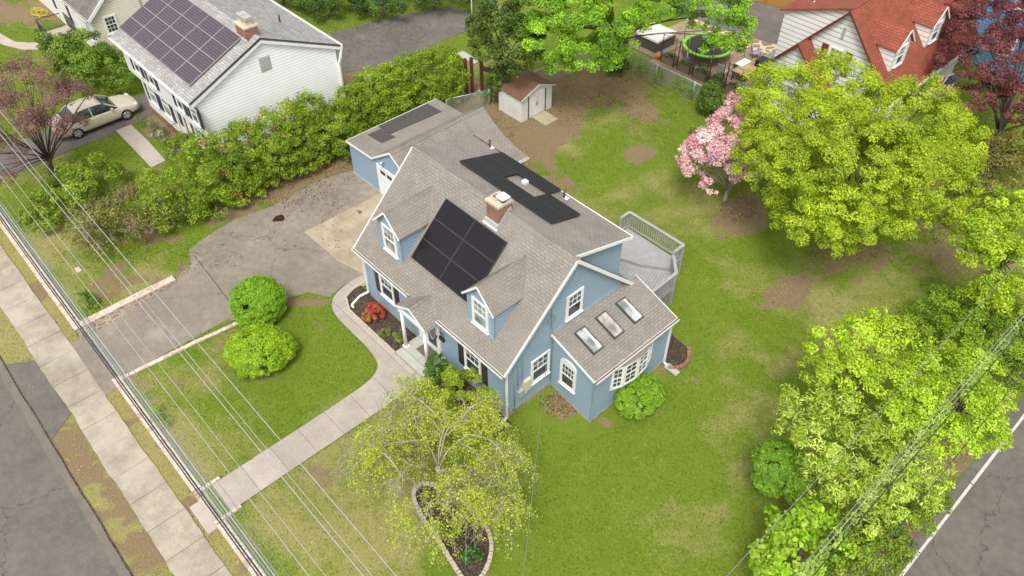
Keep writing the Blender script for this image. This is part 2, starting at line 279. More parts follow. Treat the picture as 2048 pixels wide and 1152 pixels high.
# ---------------------------------------------------------------- object helpers
WLOC = {}
def tag(o, label=None, cat=None, group=None, kind=None):
    if label: o['label'] = label
    if cat: o['category'] = cat
    if group: o['group'] = group
    if kind: o['kind'] = kind
    return o
def thing(name, label, cat, loc=(0, 0, 0), rz=0.0, group=None):
    o = bpy.data.objects.new(name, None); COL.objects.link(o); o.location = loc; o.rotation_euler = (0, 0, rz); o.empty_display_size = 0.3
    WLOC[o.name] = Vector(loc); return tag(o, label, cat, group)
def link(name, me, mat, parent, local=False):
    o = bpy.data.objects.new(name, me); COL.objects.link(o)
    if mat: me.materials.append(MATS[mat] if isinstance(mat, str) else mat)
    if parent is not None:
        o.parent = parent; WLOC[o.name] = WLOC[parent.name]
        if not local: me.transform(Matrix.Translation(-WLOC[parent.name]))
    else: WLOC[o.name] = Vector((0, 0, 0))
    return o
class MB:
    def __init__(s): s.v = []; s.f = []; s.sm = []
    def face(s, pts, smooth=False):
        i = len(s.v); s.v += [tuple(p) for p in pts]; s.f.append(tuple(range(i, i+len(pts)))); s.sm.append(smooth); return s
    def hexa(s, b, t):      # bottom ring (ccw from above) and top ring
        n = len(b); s.face(list(reversed(b))); s.face(t)
        for i in range(n): j = (i+1) % n; s.face([b[i], b[j], t[j], t[i]])
        return s
    def box(s, x0, x1, y0, y1, z0, z1):
        b = [(x0, y0, z0), (x1, y0, z0), (x1, y1, z0), (x0, y1, z0)]; return s.hexa(b, [(x, y, z1) for x, y, _ in b])
    def prism(s, pts, vec):     # planar polygon swept along vec; pts wound so that vec is its normal side
        vec = Vector(vec); a = [Vector(p) for p in pts]; n = Vector((0, 0, 0))
        for i in range(len(a)): n += a[i].cross(a[(i+1) % len(a)])
        if n.dot(vec) < 0: a.reverse()
        return s.hexa(a, [p+vec for p in a])
    def beam(s, a, b, w, h, up=(0, 0, 1)):
        a, b = Vector(a), Vector(b); d = (b-a).normalized(); up = Vector(up); sd = d.cross(up)
        if sd.length < 1e-4: sd = d.cross(Vector((1, 0, 0)))
        sd.normalize(); u = sd.cross(d)
        q = [sd*(-w/2)+u*(-h/2), sd*(w/2)+u*(-h/2), sd*(w/2)+u*(h/2), sd*(-w/2)+u*(h/2)]
        return s.hexa([b+x for x in q], [a+x for x in q])
    def tube(s, path, rad, n=6, cap=True):
        P = [Vector(p) for p in path]; R = rad if hasattr(rad, '__len__') else [rad]*len(P)
        prev = None; rings = []
        for i, p in enumerate(P):
            t = (P[min(i+1, len(P)-1)]-P[max(i-1, 0)])
            if t.length < 1e-9: t = Vector((0, 0, 1))
            t.normalize()
            if prev is None: a = t.orthogonal().normalized()
            else:
                a = prev - t*prev.dot(t); a = a.normalized() if a.length > 1e-6 else t.orthogonal().normalized()
            prev = a; b = t.cross(a)
            i0 = len(s.v); s.v += [tuple(p+(a*cos(2*pi*k/n)+b*sin(2*pi*k/n))*R[i]) for k in range(n)]; rings.append(i0)
        for r0, r1 in zip(rings, rings[1:]):
            for k in range(n): s.f.append((r0+k, r0+(k+1) % n, r1+(k+1) % n, r1+k)); s.sm.append(True)
        if cap:
            s.f.append(tuple(rings[0]+k for k in reversed(range(n)))); s.sm.append(False); s.f.append(tuple(rings[-1]+k for k in range(n))); s.sm.append(False)
        return s
    def cyl(s, c, r, z0, z1, n=20, r1=None):
        return s.tube([(c[0], c[1], z0), (c[0], c[1], z1)], [r, r if r1 is None else r1], n)
    def slab(s, pts, th):       # top polygon (ccw from above) thickened downwards along its normal
        a = [Vector(p) for p in pts]; n = (a[1]-a[0]).cross(a[2]-a[0]).normalized()
        if n.z < 0: n = -n; a.reverse()
        return s.hexa([p-n*th for p in a], a)
    def build(s, name, mat, parent=None, local=False, bevel=0.0):
        me = bpy.data.meshes.new(name); me.from_pydata(s.v, [], s.f); me.update()
        me.polygons.foreach_set('use_smooth', s.sm)
        uv = me.uv_layers.new(name='UVMap'); Z = Vector((0, 0, 1))
        co = [Vector(x) for x in s.v]
        for p in me.polygons:
            n = p.normal
            if abs(n.z) > 0.999 or n.length < 1e-6: u, v = Vector((1, 0, 0)), Vector((0, 1, 0))
            else: u = Z.cross(n).normalized(); v = n.cross(u)
            for li in p.loop_indices:
                c = co[me.loops[li].vertex_index]; uv.data[li].uv = (c.dot(u), c.dot(v))
        o = link(name, me, mat, parent, local)
        if bevel: b = o.modifiers.new('bevel', 'BEVEL'); b.width = bevel; b.segments = 2; b.limit_method = 'ANGLE'
        return o
def sheet(name, poly, mat, dz, parent=None, kind='structure', step=0.6, label=None):
    bm = bmesh.new(); bm.faces.new([bm.verts.new((p[0], p[1], 0)) for p in poly])
    xs = [p[0] for p in poly]; ys = [p[1] for p in poly]
    lo, hi = max(min(xs), -60), min(max(xs), 60)
    cuts = [('x', v) for v in np.arange(math.ceil(lo/step)*step, hi, step)] + [('x', v) for v in (-6.86, -2.94) if min(xs) < v < max(xs)]
    cuts += [('y', v) for v in np.arange(math.ceil(max(min(ys), -60)/step)*step, min(max(ys), 60), step)] + [('y', v) for v in (-10.31, -10.37) if min(ys) < v < max(ys)]
    for ax, v in cuts:
        bmesh.ops.bisect_plane(bm, geom=bm.verts[:]+bm.edges[:]+bm.faces[:], plane_co=(v, v, 0), plane_no=(1, 0, 0) if ax == 'x' else (0, 1, 0))
    bmesh.ops.recalc_face_normals(bm, faces=bm.faces)
    if bm.faces[:] and bm.faces[:][0].normal.z < 0: bmesh.ops.reverse_faces(bm, faces=bm.faces)
    for v in bm.verts: v.co.z = Hf(v.co.x, v.co.y)+dz
    me = bpy.data.meshes.new(name); bm.to_mesh(me); bm.free()
    uv = me.uv_layers.new(name='UVMap')
    for l in me.loops: c = me.vertices[l.vertex_index].co; uv.data[l.index].uv = (c.x, c.y)
    o = link(name, me, mat, parent)
    if kind and parent is None: o['kind'] = kind
    if label: o['label'] = label
    return o
def copy_tree(o, loc=None, rz=None, label=None, group=None):
    c = o.copy(); COL.objects.link(c); WLOC[c.name] = Vector(loc) if loc is not None else WLOC[o.name]
    if loc is not None: c.location = loc
    if rz is not None: c.rotation_euler = (0, 0, rz)
    if label: c['label'] = label
    if group: c['group'] = group
    def rec(a, b):
        for ch in [k for k in bpy.data.objects if k.parent == a]:
            d = ch.copy(); COL.objects.link(d); d.parent = b; rec(ch, d)
    rec(o, c); return c
# numpy value noise for painting masks
_rs = np.random.RandomState(3); _g = _rs.rand(256, 256)
def vn(x, y, s):
    x = np.asarray(x)*s+100; y = np.asarray(y)*s+100; xi = np.floor(x).astype(int); yi = np.floor(y).astype(int); fx = x-xi; fy = y-yi
    fx = fx*fx*(3-2*fx); fy = fy*fy*(3-2*fy); g = lambda a, b: _g[a % 256, b % 256]
    return (g(xi, yi)*(1-fx)+g(xi+1, yi)*fx)*(1-fy)+(g(xi, yi+1)*(1-fx)+g(xi+1, yi+1)*fx)*fy
def inpoly(x, y, poly):
    r = np.zeros(np.shape(x), bool); n = len(poly)
    for i in range(n):
        x0, y0 = poly[i][0], poly[i][1]; x1, y1 = poly[(i+1) % n][0], poly[(i+1) % n][1]
        if y0 == y1: continue
        c = ((y0 > y) != (y1 > y)) & (x < (x1-x0)*(y-y0)/(y1-y0)+x0); r ^= c
    return r
def smoothpoly(pts, it=2, closed=True):
    P = [Vector((p[0], p[1])) for p in pts]
    for _ in range(it):
        Q = []; n = len(P)
        for i in range(n if closed else n-1): a, b = P[i], P[(i+1) % n]; Q += [a*0.75+b*0.25, a*0.25+b*0.75]
        P = Q if closed else [P[0]]+Q+[P[-1]]
    return [(p.x, p.y) for p in P]
mottled('shoulder_asphalt', (0.13, 0.115, 0.095), (0.20, 0.172, 0.135), 1.5, 0.95, 0.3, 50)
mottled('worn_white', (0.42, 0.40, 0.37), (0.66, 0.65, 0.62), 9, 0.8, 0.1, 50)
fieldstone('patio_stone', [(0.25, 0.17, 0.11), (0.30, 0.2, 0.14), (0.27, 0.19, 0.12), (0.33, 0.24, 0.16)], (0.36, 0.28, 0.20), 2.6, 0.05)
bricky('walk_concrete', (0.44, 0.385, 0.335), (0.39, 0.34, 0.295), (0.22, 0.18, 0.15), 30, 1.25, 0.012, 0.0, 0.9, mottle=0.18)
mottled('wet_leaves', (0.012, 0.009, 0.006), (0.07, 0.035, 0.012), 9, 0.12, 0.1, 30)
fieldstone('coping_stone', [(0.50, 0.36, 0.29), (0.60, 0.49, 0.40), (0.44, 0.30, 0.24), (0.62, 0.53, 0.43)], (0.66, 0.60, 0.50), 2.9, 0.07)

# ================================================================ GROUND, ROADS, PATHS
DRIVE = [(-6.84, -12.55), (-6.84, -6.2), (-7.4, -4.9), (-8.5, -4.4), (-8.85, -3.1), (-9.05, -1.6), (-8.7, 0.3), (-8.9, 3.4), (-8.5, 5.3), (-3, 5.3), (-0.3, 5.3), (0.1, 0.7), (-1.1, 0.9), (-1.2, -0.3), (-1.0, -1.2), (-1.9, -1.7), (-2.4, -3.0), (-2.6, -4.95), (-2.95, -6), (-2.96, -12.55)]
WALK = smoothpoly([(-1.17, 0.95), (-1.17, -0.2), (-0.85, -1.15), (-0.1, -1.62), (0.94, -1.68), (3.7, -1.72), (4.3, -2.4), (4.42, -3.7), (4.42, -10.0)], 2, False) + [(5.88, -10.0), (5.88, -2.6), (5.75, -1.02), (0.4, -1.02), (-0.45, -0.62), (-0.62, -0.1), (-0.45, 0.6), (-0.4, 0.95)]
BED1 = [(-0.6, 0.32), (-0.66, -0.05), (-0.45, -0.66), (0.4, -1.0), (3.88, -1.0), (3.9, 0.32)]
BED2 = smoothpoly([at(*p)[:2] for p in ((822, 985), (842, 1035), (880, 1085), (912, 1140), (935, 1172), (965, 1160), (986, 1105), (978, 1062), (948, 1020), (905, 985), (850, 965))], 2)
WDRIVE = [(-23.9, -12.6), (-23.9, 4.0), (-23.0, 10), (-22.6, 14), (-21.5, 19), (-20, 22.2), (-18, 22.3), (-16.6, 20.6), (-16.5, 14.5), (-17.5, 11), (-19.0, 9), (-20.9, 7.9), (-21.3, -0.4), (-20.95, -1.9), (-20.75, -12.6)]
# --- painted soil masks: (px, py, rx, ry, strength) in photo points -> R bare earth, G dry grass
DIRT = [(318, 262, 42, 26, 1.2), (1225, 170, 110, 44, .72), (1120, 235, 60, 40, .9), (1055, 265, 60, 30, .6), (1278, 306, 30, 16, 1.6), (1290, 235, 50, 26, .9), (1030, 250, 90, 45, .7), (1090, 330, 60, 50, .35), (985, 225, 60, 30, .9),
        (1480, 430, 50, 34, 1.0), (1720, 500, 80, 24, .65), (1640, 545, 60, 26, .45), (1860, 430, 45, 45, .45), (1900, 520, 50, 40, .5), (560, 385, 120, 40, 1.0), (690, 340, 80, 30, 1.3), (470, 430, 70, 18, .6), (640, 360, 70, 30, 1.2),
        (1575, 590, 62, 34, .62), (1415, 1095, 34, 20, .42), (1130, 810, 45, 28, 1.3), (1215, 835, 30, 22, .5), (985, 1085, 20, 14, .0), (600, 604, 50, 8, 1.2), (370, 545, 22, 18, .8), (300, 470, 60, 16, .4), (230, 560, 60, 40, .35),
        (960, 190, 60, 50, .6), (660, 130, 60, 40, .6), (700, 165, 12, 30, 1.2), (1350, 150, 60, 20, .4), (1140, 150, 80, 20, .8), (460, 250, 50, 30, .5), (330, 240, 30, 30, .6), (40, 30, 90, 30, 1.0), (1990, 790, 30, 18, 1.0), (1900, 900, 40, 40, 1.0), (1800, 1100, 50, 60, 1.0), (770, 590, 10, 10, .0), (1830, 330, 80, 60, .7)]
DRY = [(1100, 300, 110, 60, .5), (1200, 420, 120, 60, .45), (1330, 480, 70, 60, .5), (1420, 600, 80, 60, .2), (1580, 590, 110, 60, .5), (1700, 700, 120, 60, .25), (1400, 1080, 120, 70, .45), (1500, 900, 90, 60, .3), (560, 1030, 110, 90, .55), (330, 870, 100, 60, .55), (430, 930, 90, 60, .5), (620, 790, 110, 60, .2), (250, 600, 130, 90, .6), (120, 480, 90, 90, .5),
       (360, 280, 60, 40, .3), (700, 900, 90, 60, .3), (1270, 980, 80, 50, .15), (1200, 580, 30, 60, .2), (1400, 700, 60, 40, .2), (90, 110, 60, 30, .5), (30, 640, 60, 60, .5), (750, 1100, 80, 60, .5), (850, 1120, 90, 60, .35), (1310, 380, 50, 60, .4), (1740, 600, 120, 60, .3)]
LUSH = [(1380, 700, 70, 80, .3), (1150, 260, 30, 16, .2), (640, 680, 90, 40, .35), (1280, 420, 60, 40, .2), (1480, 620, 50, 30, .3), (1350, 250, 50, 30, .4), (1200, 330, 60, 30, .2)]
def masks(X, Y):
    R = np.zeros(X.shape); G = np.zeros(X.shape)
    # project ground points to photo points for the painted spots
    Z = H(X, Y); dx, dy, dz_ = X-CAM.x, Y-CAM.y, Z-CAM.z
    dep = dx*Fd.x+dy*Fd.y+dz_*Fd.z; dep = np.where(dep < 1, 1, dep)
    u = 1024+FPX*(dx*Rd.x+dy*Rd.y+dz_*Rd.z)/dep; v = 576-FPX*(dx*Ud.x+dy*Ud.y+dz_*Ud.z)/dep
    for arr, lst, sg in ((R, DIRT, 1), (G, DRY, 1), (G, LUSH, -1)):
        for px, py, rx, ry, s in lst: arr += sg*s*(.68 if arr is G and sg > 0 else 1)*np.exp(-(((u-px)/rx)**2+((v-py)/ry)**2)**1.3*0.8)
    verge = (Y < -10.5) & (Y > -14.0) & (X > -60)
    f1 = .34*vn(X, Y, .45)+.33*vn(X+31, Y, 1.5)+.33*vn(X, Y+17, 3.3)
    f2 = .45*vn(X+7, Y+3, .3)+.35*vn(X+9, Y, .9)+.2*vn(X, Y+5, 2.4)
    R += np.where(verge, .26, 0)+np.where((Y < -12.6) & (Y > -13.9), .10, 0)
    R += .5*np.exp(-((X-22.6)/0.8)**2)*(Y < 40)
    R = S((R*1.0+2.0*(f1-.5)-.2)/.85)*(R > .04)
    R = np.maximum(R, .4*S((f1*f2*4-1.75)/.5))
    G = np.clip(G*.85+np.where(verge, .6, 0)+1.2*(f2-.52)+.02, 0, 1)
    return np.clip(R, 0, 1), np.clip(G, 0, 1)
def lin(a, b, n): return list(np.arange(a, b, n))
gx = np.array([-400, -250, -150, -100, -75] + lin(-60, -34, 1.5) + lin(-33, 26, .22) + lin(26.5, 40, 1.5) + [50, 70, 100, 150, 250, 400] + [-6.88, -6.84, -2.96, -2.92]); gx = np.unique(np.round(gx, 4))
gy = np.array([-400, -250, -150, -90, -60, -40, -30, -20] + lin(-17, 42, .22) + lin(42.5, 75, 1.5) + [90, 120, 160, 250, 400] + [-10.37, -10.31]); gy = np.unique(np.round(gy, 4))
X, Y = np.meshgrid(gx, gy); Zg = H(X, Y); R_, G_ = masks(X, Y)
nx, ny = len(gx), len(gy)
me = bpy.data.meshes.new('ground'); me.vertices.add(nx*ny); me.vertices.foreach_set('co', np.stack([X, Y, Zg], -1).astype(np.float32).ravel())
I = (np.arange(ny-1)[:, None]*nx+np.arange(nx-1)[None, :]).ravel(); F = np.stack([I, I+1, I+nx+1, I+nx], -1)
me.loops.add(F.size); me.loops.foreach_set('vertex_index', F.ravel().astype(np.int32)); me.polygons.add(len(F)); me.polygons.foreach_set('loop_start', np.arange(0, F.size, 4, dtype=np.int32)); me.update(calc_edges=True)
ca = me.color_attributes.new('Col', 'FLOAT_COLOR', 'POINT'); ca.data.foreach_set('color', np.stack([R_, G_, 0*R_, 0*R_+1], -1).astype(np.float32).ravel())
tag(link('ground', me, 'ground', None), kind='structure')

wob = lambda x, s, a: a*(.45*float(vn(np.array(x), np.array(s*7.3), 0.35))+.3*float(vn(np.array(x), np.array(s*7.3), 1.1))+.35*float(vn(np.array(x), np.array(s*5.3), 3.1))-0.5)
# front road with worn edge, sidewalk slabs
edge = [(x, -13.72+wob(x, 1, .18)) for x in np.arange(-60, 60.1, .25)]
sheet('road', [(-60, -24)] + [(60, -24)] + list(reversed(edge)), 'road_asphalt', 0.012, step=1.5)
sheet('road_shoulder', [(x, -14.05+wob(x, 6, .25)) for x in np.arange(-60, 60.1, .5)]+[(x, -13.70+wob(x, 1, .12)) for x in np.arange(60, -60.1, -.5)], 'shoulder_asphalt', 0.018, step=1.5)
sheet('road_edge_crack', [(x, -13.73+wob(x, 8, .10)) for x in np.arange(-60, 60.1, .5)]+[(x, -13.665+wob(x, 8, .10)) for x in np.arange(60, -60.1, -.5)], 'mulch', 0.024, step=3)
sheet('driveway_apron', [(-7.6, -13.75), (-2.2, -13.75), (-2.95, -12.6), (-6.9, -12.6)], 'dark_asphalt', 0.02)
sw = [(x, -12.60+wob(x, 2, .14)) for x in np.arange(-60, 60.1, .2)]; sw2 = [(x, -11.14+wob(x, 3, .13)) for x in np.arange(-60, 60.1, .2)]
bricks = bricky('sidewalk_concrete', (0.40, 0.35, 0.275), (0.345, 0.30, 0.235), (0.16, 0.13, 0.10), 1.52, 40.0, 0.016, 0.0, 0.9, spots=(0.33, 0.26, 0.19), mottle=0.36, big=(0.44, 0.40, 0.325))
for nn in bricks.node_tree.nodes:       # slab joints every 1.52 m along the walk
    if nn.type == 'TEX_BRICK': nn.inputs['Row Height'].default_value = 400
mp = bricks.node_tree.nodes.new('ShaderNodeMapping'); mp.inputs['Location'].default_value = (0.3, 200, 0); bt = [n for n in bricks.node_tree.nodes if n.type == 'TEX_BRICK'][0]
bricks.node_tree.links.new([n for n in bricks.node_tree.nodes if n.type == 'UVMAP'][0].outputs[0], mp.inputs[0]); bricks.node_tree.links.new(mp.outputs[0], bt.inputs['Vector'])
sheet('sidewalk', sw + list(reversed(sw2)), 'sidewalk_concrete', 0.035, step=1.5)
# right-hand road with white edge line
rd = [(23.3+wob(y, 4, .12), y) for y in np.arange(-60, 80.1, .6)]
sheet('side_road', [(38, -60)] + [(38, 80)] + list(reversed(rd)), 'road_asphalt', 0.014, step=1.5)
def edge_line():
    mb = MB(); rr = random.Random(5)
    y = -40.0
    while y < 80:
        L = rr.uniform(0.5, 1.6); w_ = rr.uniform(.085, .125)
        a, b = 23.72-w_/2, 23.72+w_/2
        mb.face([(a, y, Hf(a, y)+.022), (b, y, Hf(b, y)+.022), (b, y+L, Hf(b, y)+.022), (a, y+L, Hf(a, y)+.022)]); y += L+(rr.uniform(.03, .09) if rr.random() < .4 else 0.0)
    o = mb.build('road_marking', 'worn_white'); o['kind'] = 'structure'
edge_line()
# driveway with its concrete apron before the garage
sheet('driveway', DRIVE, 'drive_asphalt', 0.022, step=0.5)
sheet('concrete_pad', [(-5.75, 0.45), (-2.85, 0.5), (-1.0, 0.9), (-0.5, 3.2), (-0.5, 5.15), (-5.75, 5.15)], 'tan_concrete', 0.032)
sheet('neighbour_driveway', WDRIVE, 'dark_asphalt', 0.02)
sheet('back_driveway', [(-6, 32.7), (-4.5, 33.9), (-2.4, 34.4), (-0.9, 34.6), (1.8, 34.9), (4, 40), (4, 70), (-9.5, 70), (-9.5, 33.4)], 'dark_asphalt', 0.02)
sheet('patio', [(-5.2, 26.4), (2.6, 26.4), (2.6, 34.9), (-0.9, 34.5), (-2.5, 34.3), (-5.2, 33.2), (-7.2, 33.5), (-7.4, 31), (-5.2, 30)], 'patio_stone', 0.03)
sheet('neighbour_path', [(-18.3, -6.2), (-17.1, -6.4), (-16.2, -2.0), (-18.0, -1.7), (-18.15, -2.6), (-20.7, -2.4), (-20.7, -3.2), (-18.25, -3.4)][0:0] or [at(*p)[:2] for p in ((232, 262), (262, 250), (300, 286), (332, 322), (303, 336))], 'pinkish_concrete', 0.03)
sheet('curved_path', [at(*p)[:2] for p in ((-40, 55), (0, 67), (30, 84), (60, 86), (85, 84), (88, 100), (45, 100), (10, 92), (-40, 70))], 'pinkish_concrete', 0.03)
sheet('flagstone_path', [at(*p)[:2] for p in ((1372, 34), (1392, 40), (1500, 78), (1560, 92), (1548, 112), (1500, 100), (1420, 66), (1375, 56))], 'flagstone', 0.045)
# front walk
sheet('front_walk', WALK, 'walk_concrete', 0.05, step=0.5)
sheet('mulch_bed', BED1, 'mulch', 0.05); sheet('mulch_bed', [(5.8, -0.75), (9.9, -0.7), (9.9, 0.3), (5.8, 0.3)], 'mulch', 0.05)
sheet('mulch_bed', BED2, 'mulch', 0.05); sheet('mulch_bed', [(9.9, 7.55), (12.3, 7.55), (12.5, 8.3), (12.0, 9.0), (9.6, 9.0)], 'mulch', 0.05)
a_, b_ = at(388, 512), at(480, 634); q_ = Vector((.018, -.012, 0)); tag(sheet('asphalt_seam', [(a_.x, a_.y), (a_.x+.03, a_.y+.03), ((a_.x+b_.x)/2+.08, (a_.y+b_.y)/2+.05), (b_.x+.03, b_.y+.03), (b_.x, b_.y), ((a_.x+b_.x)/2+.03, (a_.y+b_.y)/2+.02)], 'mulch', .027), None)
mottled('stain_light', (0.30, 0.262, 0.21), (0.38, 0.335, 0.27), 3, 0.95, 0.2, 50); mottled('stain_dark', (0.10, 0.085, 0.07), (0.17, 0.147, 0.12), 3, 0.9, 0.2, 50)
for i_, (px, py, r_) in enumerate(((590, 492, .10), (570, 500, .08), (445, 490, .12), (720, 425, .16))):
    c = at(px, py); rr_ = random.Random(i_); sheet('stain', smoothpoly([(c.x+r_*rr_.uniform(.5, 1.2)*cos(a)*1.3, c.y+r_*rr_.uniform(.5, 1.2)*sin(a)*.8) for a in np.linspace(0, 2*pi, 11)[:-1]], 2), 'stain_dark', 0.036, step=.5)
c = at(558, 437); sheet('puddle', smoothpoly([(c.x+(0.34+random.uniform(-.12, .12))*cos(a)*1.1, c.y+(0.34+random.uniform(-.14, .14))*sin(a)) for a in np.linspace(0, 2*pi, 9)[:-1]], 1), 'wet_leaves', 0.03)

# ================================================================ STONE WALLS, EDGINGS, STEPS
def wall_run(name, pts, top, w_, label, grp=None, mat='wall_stone', bot=-0.25):
    root = thing(name, label, 'stone wall', (pts[0][0], pts[0][1], Hf(*pts[0])), 0, grp)
    b = MB(); c_ = MB()
    for i, (p, q) in enumerate(zip(pts, pts[1:])):
        d = (Vector(q)-Vector(p)).normalized(); e = d*(w_/2)
        a_, b_ = Vector(p)-e, Vector(q)+e
        n = max(1, int((b_-a_).length/0.8)); dd = 0.002*(i % 2)
        for k in range(n):
            s0, s1 = a_.lerp(b_, k/n), a_.lerp(b_, (k+1)/n); nrm = Vector((-d.y, d.x))*(w_/2-dd); zt0 = top(s0)+dd; zt1 = top(s1)+dd
            r0 = [(s0-nrm), (s1-nrm), (s1+nrm), (s0+nrm)]
            b.hexa([(v.x, v.y, Hf(v.x, v.y)+bot) for v in r0], [(v.x, v.y, z) for v, z in zip(r0, (zt0, zt1, zt1, zt0))])
            n2 = nrm*1.12; r1 = [(s0-n2), (s1-n2), (s1+n2), (s0+n2)]
            j = random.uniform(-.008, .008)
            c_.hexa([(v.x, v.y, z-.002+j) for v, z in zip(r1, (zt0, zt1, zt1, zt0))], [(v.x, v.y, z+.055+j) for v, z in zip(r1, (zt0, zt1, zt1, zt0))])
    b.build('masonry', mat, root); c_.build('coping', 'coping_stone', root); return root
wall_run('retaining_wall', [(-30, -10.5), (-6.98, -10.5), (-6.98, -6.1)], lambda p: 0.10, 0.34, 'pink and tan stone retaining wall turning the corner left of the driveway mouth')
wall_run('retaining_wall', [(-2.85, -10.48), (4.08, -10.48)], lambda p: 0.03, 0.3, 'low stone wall along the sidewalk between driveway and front steps')
wall_run('retaining_wall', [(6.22, -10.48), (23, -10.48)], lambda p: Hf(p.x, -9)+.03, 0.3, 'low stone wall along the sidewalk running right of the front steps')
wall_run('driveway_edging', [(-2.82, -10.2), (-2.6, -7.2), (-2.35, -4.9), (-2.2, -4.2)], lambda p: 0.04, 0.16, 'thin pale stone edging between the driveway and the front lawn')
def edging(name, pts, label, size, mat, closed=True, dz=0.05):
    root_v = MB(); rr = random.Random(len(pts)); P = [Vector(p) for p in pts]; n = len(P); seg = [(P[i], P[(i+1) % n]) for i in range(n if closed else n-1)]
    acc = 0
    for a, b in seg:
        L = (b-a).length
        while acc < L:
            p = a.lerp(b, acc/L); d = (b-a).normalized(); s = size*rr.uniform(.8, 1.1); z = Hf(p.x, p.y)+dz
            q = Vector((-d.y, d.x))*size*.5; e = d*s*.46; zz = z+size*rr.uniform(.5, .75)
            r = [p-q-e, p-q+e, p+q+e, p+q-e]; root_v.hexa([(v.x, v.y, z-.06) for v in r], [(v.x+rr.uniform(-.01, .01), v.y+rr.uniform(-.01, .01), zz) for v in r]); acc += size
        acc -= L
    return tag(root_v.build(name, mat), label, 'edging')
edging('bed_edging', BED2, 'pale scalloped stone edging round the teardrop bed under the weeping tree', .15, 'pale_sill_stone')
edging('bed_edging', list(reversed(WALK[-9:]))[1:7] if 0 else [(-0.62, 0.9), (-0.66, -0.05), (-0.45, -0.66), (0.4, -1.02), (3.85, -1.02)], 'pale scalloped stone edging between the front walk and the azalea bed', .11, 'pale_sill_stone', False)
edging('bed_edging', smoothpoly([(12.2, 7.5), (12.55, 7.9), (12.5, 8.5), (12.0, 9.05)], 2, False), 'curved red brick edging by the foot of the deck rail', .17, 'red_brick', False)
st = thing('front_steps', 'two concrete steps from the sidewalk up to the front walk', 'steps', (5.15, -10.4, -.5))
for k, (y0, y1, z1) in enumerate(((-11.0, -10.62, -.36), (-10.62, -10.3, -.2), (-10.3, -9.95, -.05))): MB().box(4.42, 5.88, y0, y1, -.7, z1).build('step', 'pinkish_concrete', st, bevel=.015)
for x in (4.28, 5.9): MB().box(x, x+.12, -10.62, -9.6, -.6, .1).build('cheek_wall', 'coping_stone', st)
for i, (px, py, lab) in enumerate(((1005, 800, ''), (406, 818, 'flat reddish flagstones lying on the verge by the sidewalk'))):
    if not lab: continue
c = at(415, 1030)
tag(MB().slab([(c.x-.5, c.y-.28, Hf(c.x, c.y)+.05), (c.x+.45, c.y-.3, Hf(c.x, c.y)+.05), (c.x+.5, c.y+.25, Hf(c.x, c.y)+.05), (c.x-.4, c.y+.3, Hf(c.x, c.y)+.05)], .08).build('paving_stone', 'wall_stone'), 'reddish stone paving patch between sidewalk and steps', 'paving')
c = at(157, 540); tag(MB().slab([(c.x-.2, c.y-.12, c.z+.04), (c.x+.2, c.y-.12, c.z+.04), (c.x+.18, c.y+.12, c.z+.04), (c.x-.2, c.y+.1, c.z+.04)], .06).build('flat_stone', 'pale_sill_stone'), 'small pale flat stone lying on the grass behind the corner wall', 'stone')
for i, (px, py) in enumerate(((925, 109), (936, 116), (949, 122))):
    c = at(px, py); tag(MB().slab([(c.x-.3, c.y-.28, .05), (c.x+.3, c.y-.28, .05), (c.x+.3, c.y+.28, .05), (c.x-.3, c.y+.28, .05)], .06).build('stepping_stone', 'grey_stone'), ['stepping stone nearest the arborvitae hedge top', 'middle one of three grey stepping stones', 'stepping stone nearest the tall dark evergreen'][i], 'stepping stone', 'stepping stones behind the hedge')
plain('panel_edge', (0.055, 0.055, 0.062), 0.4)

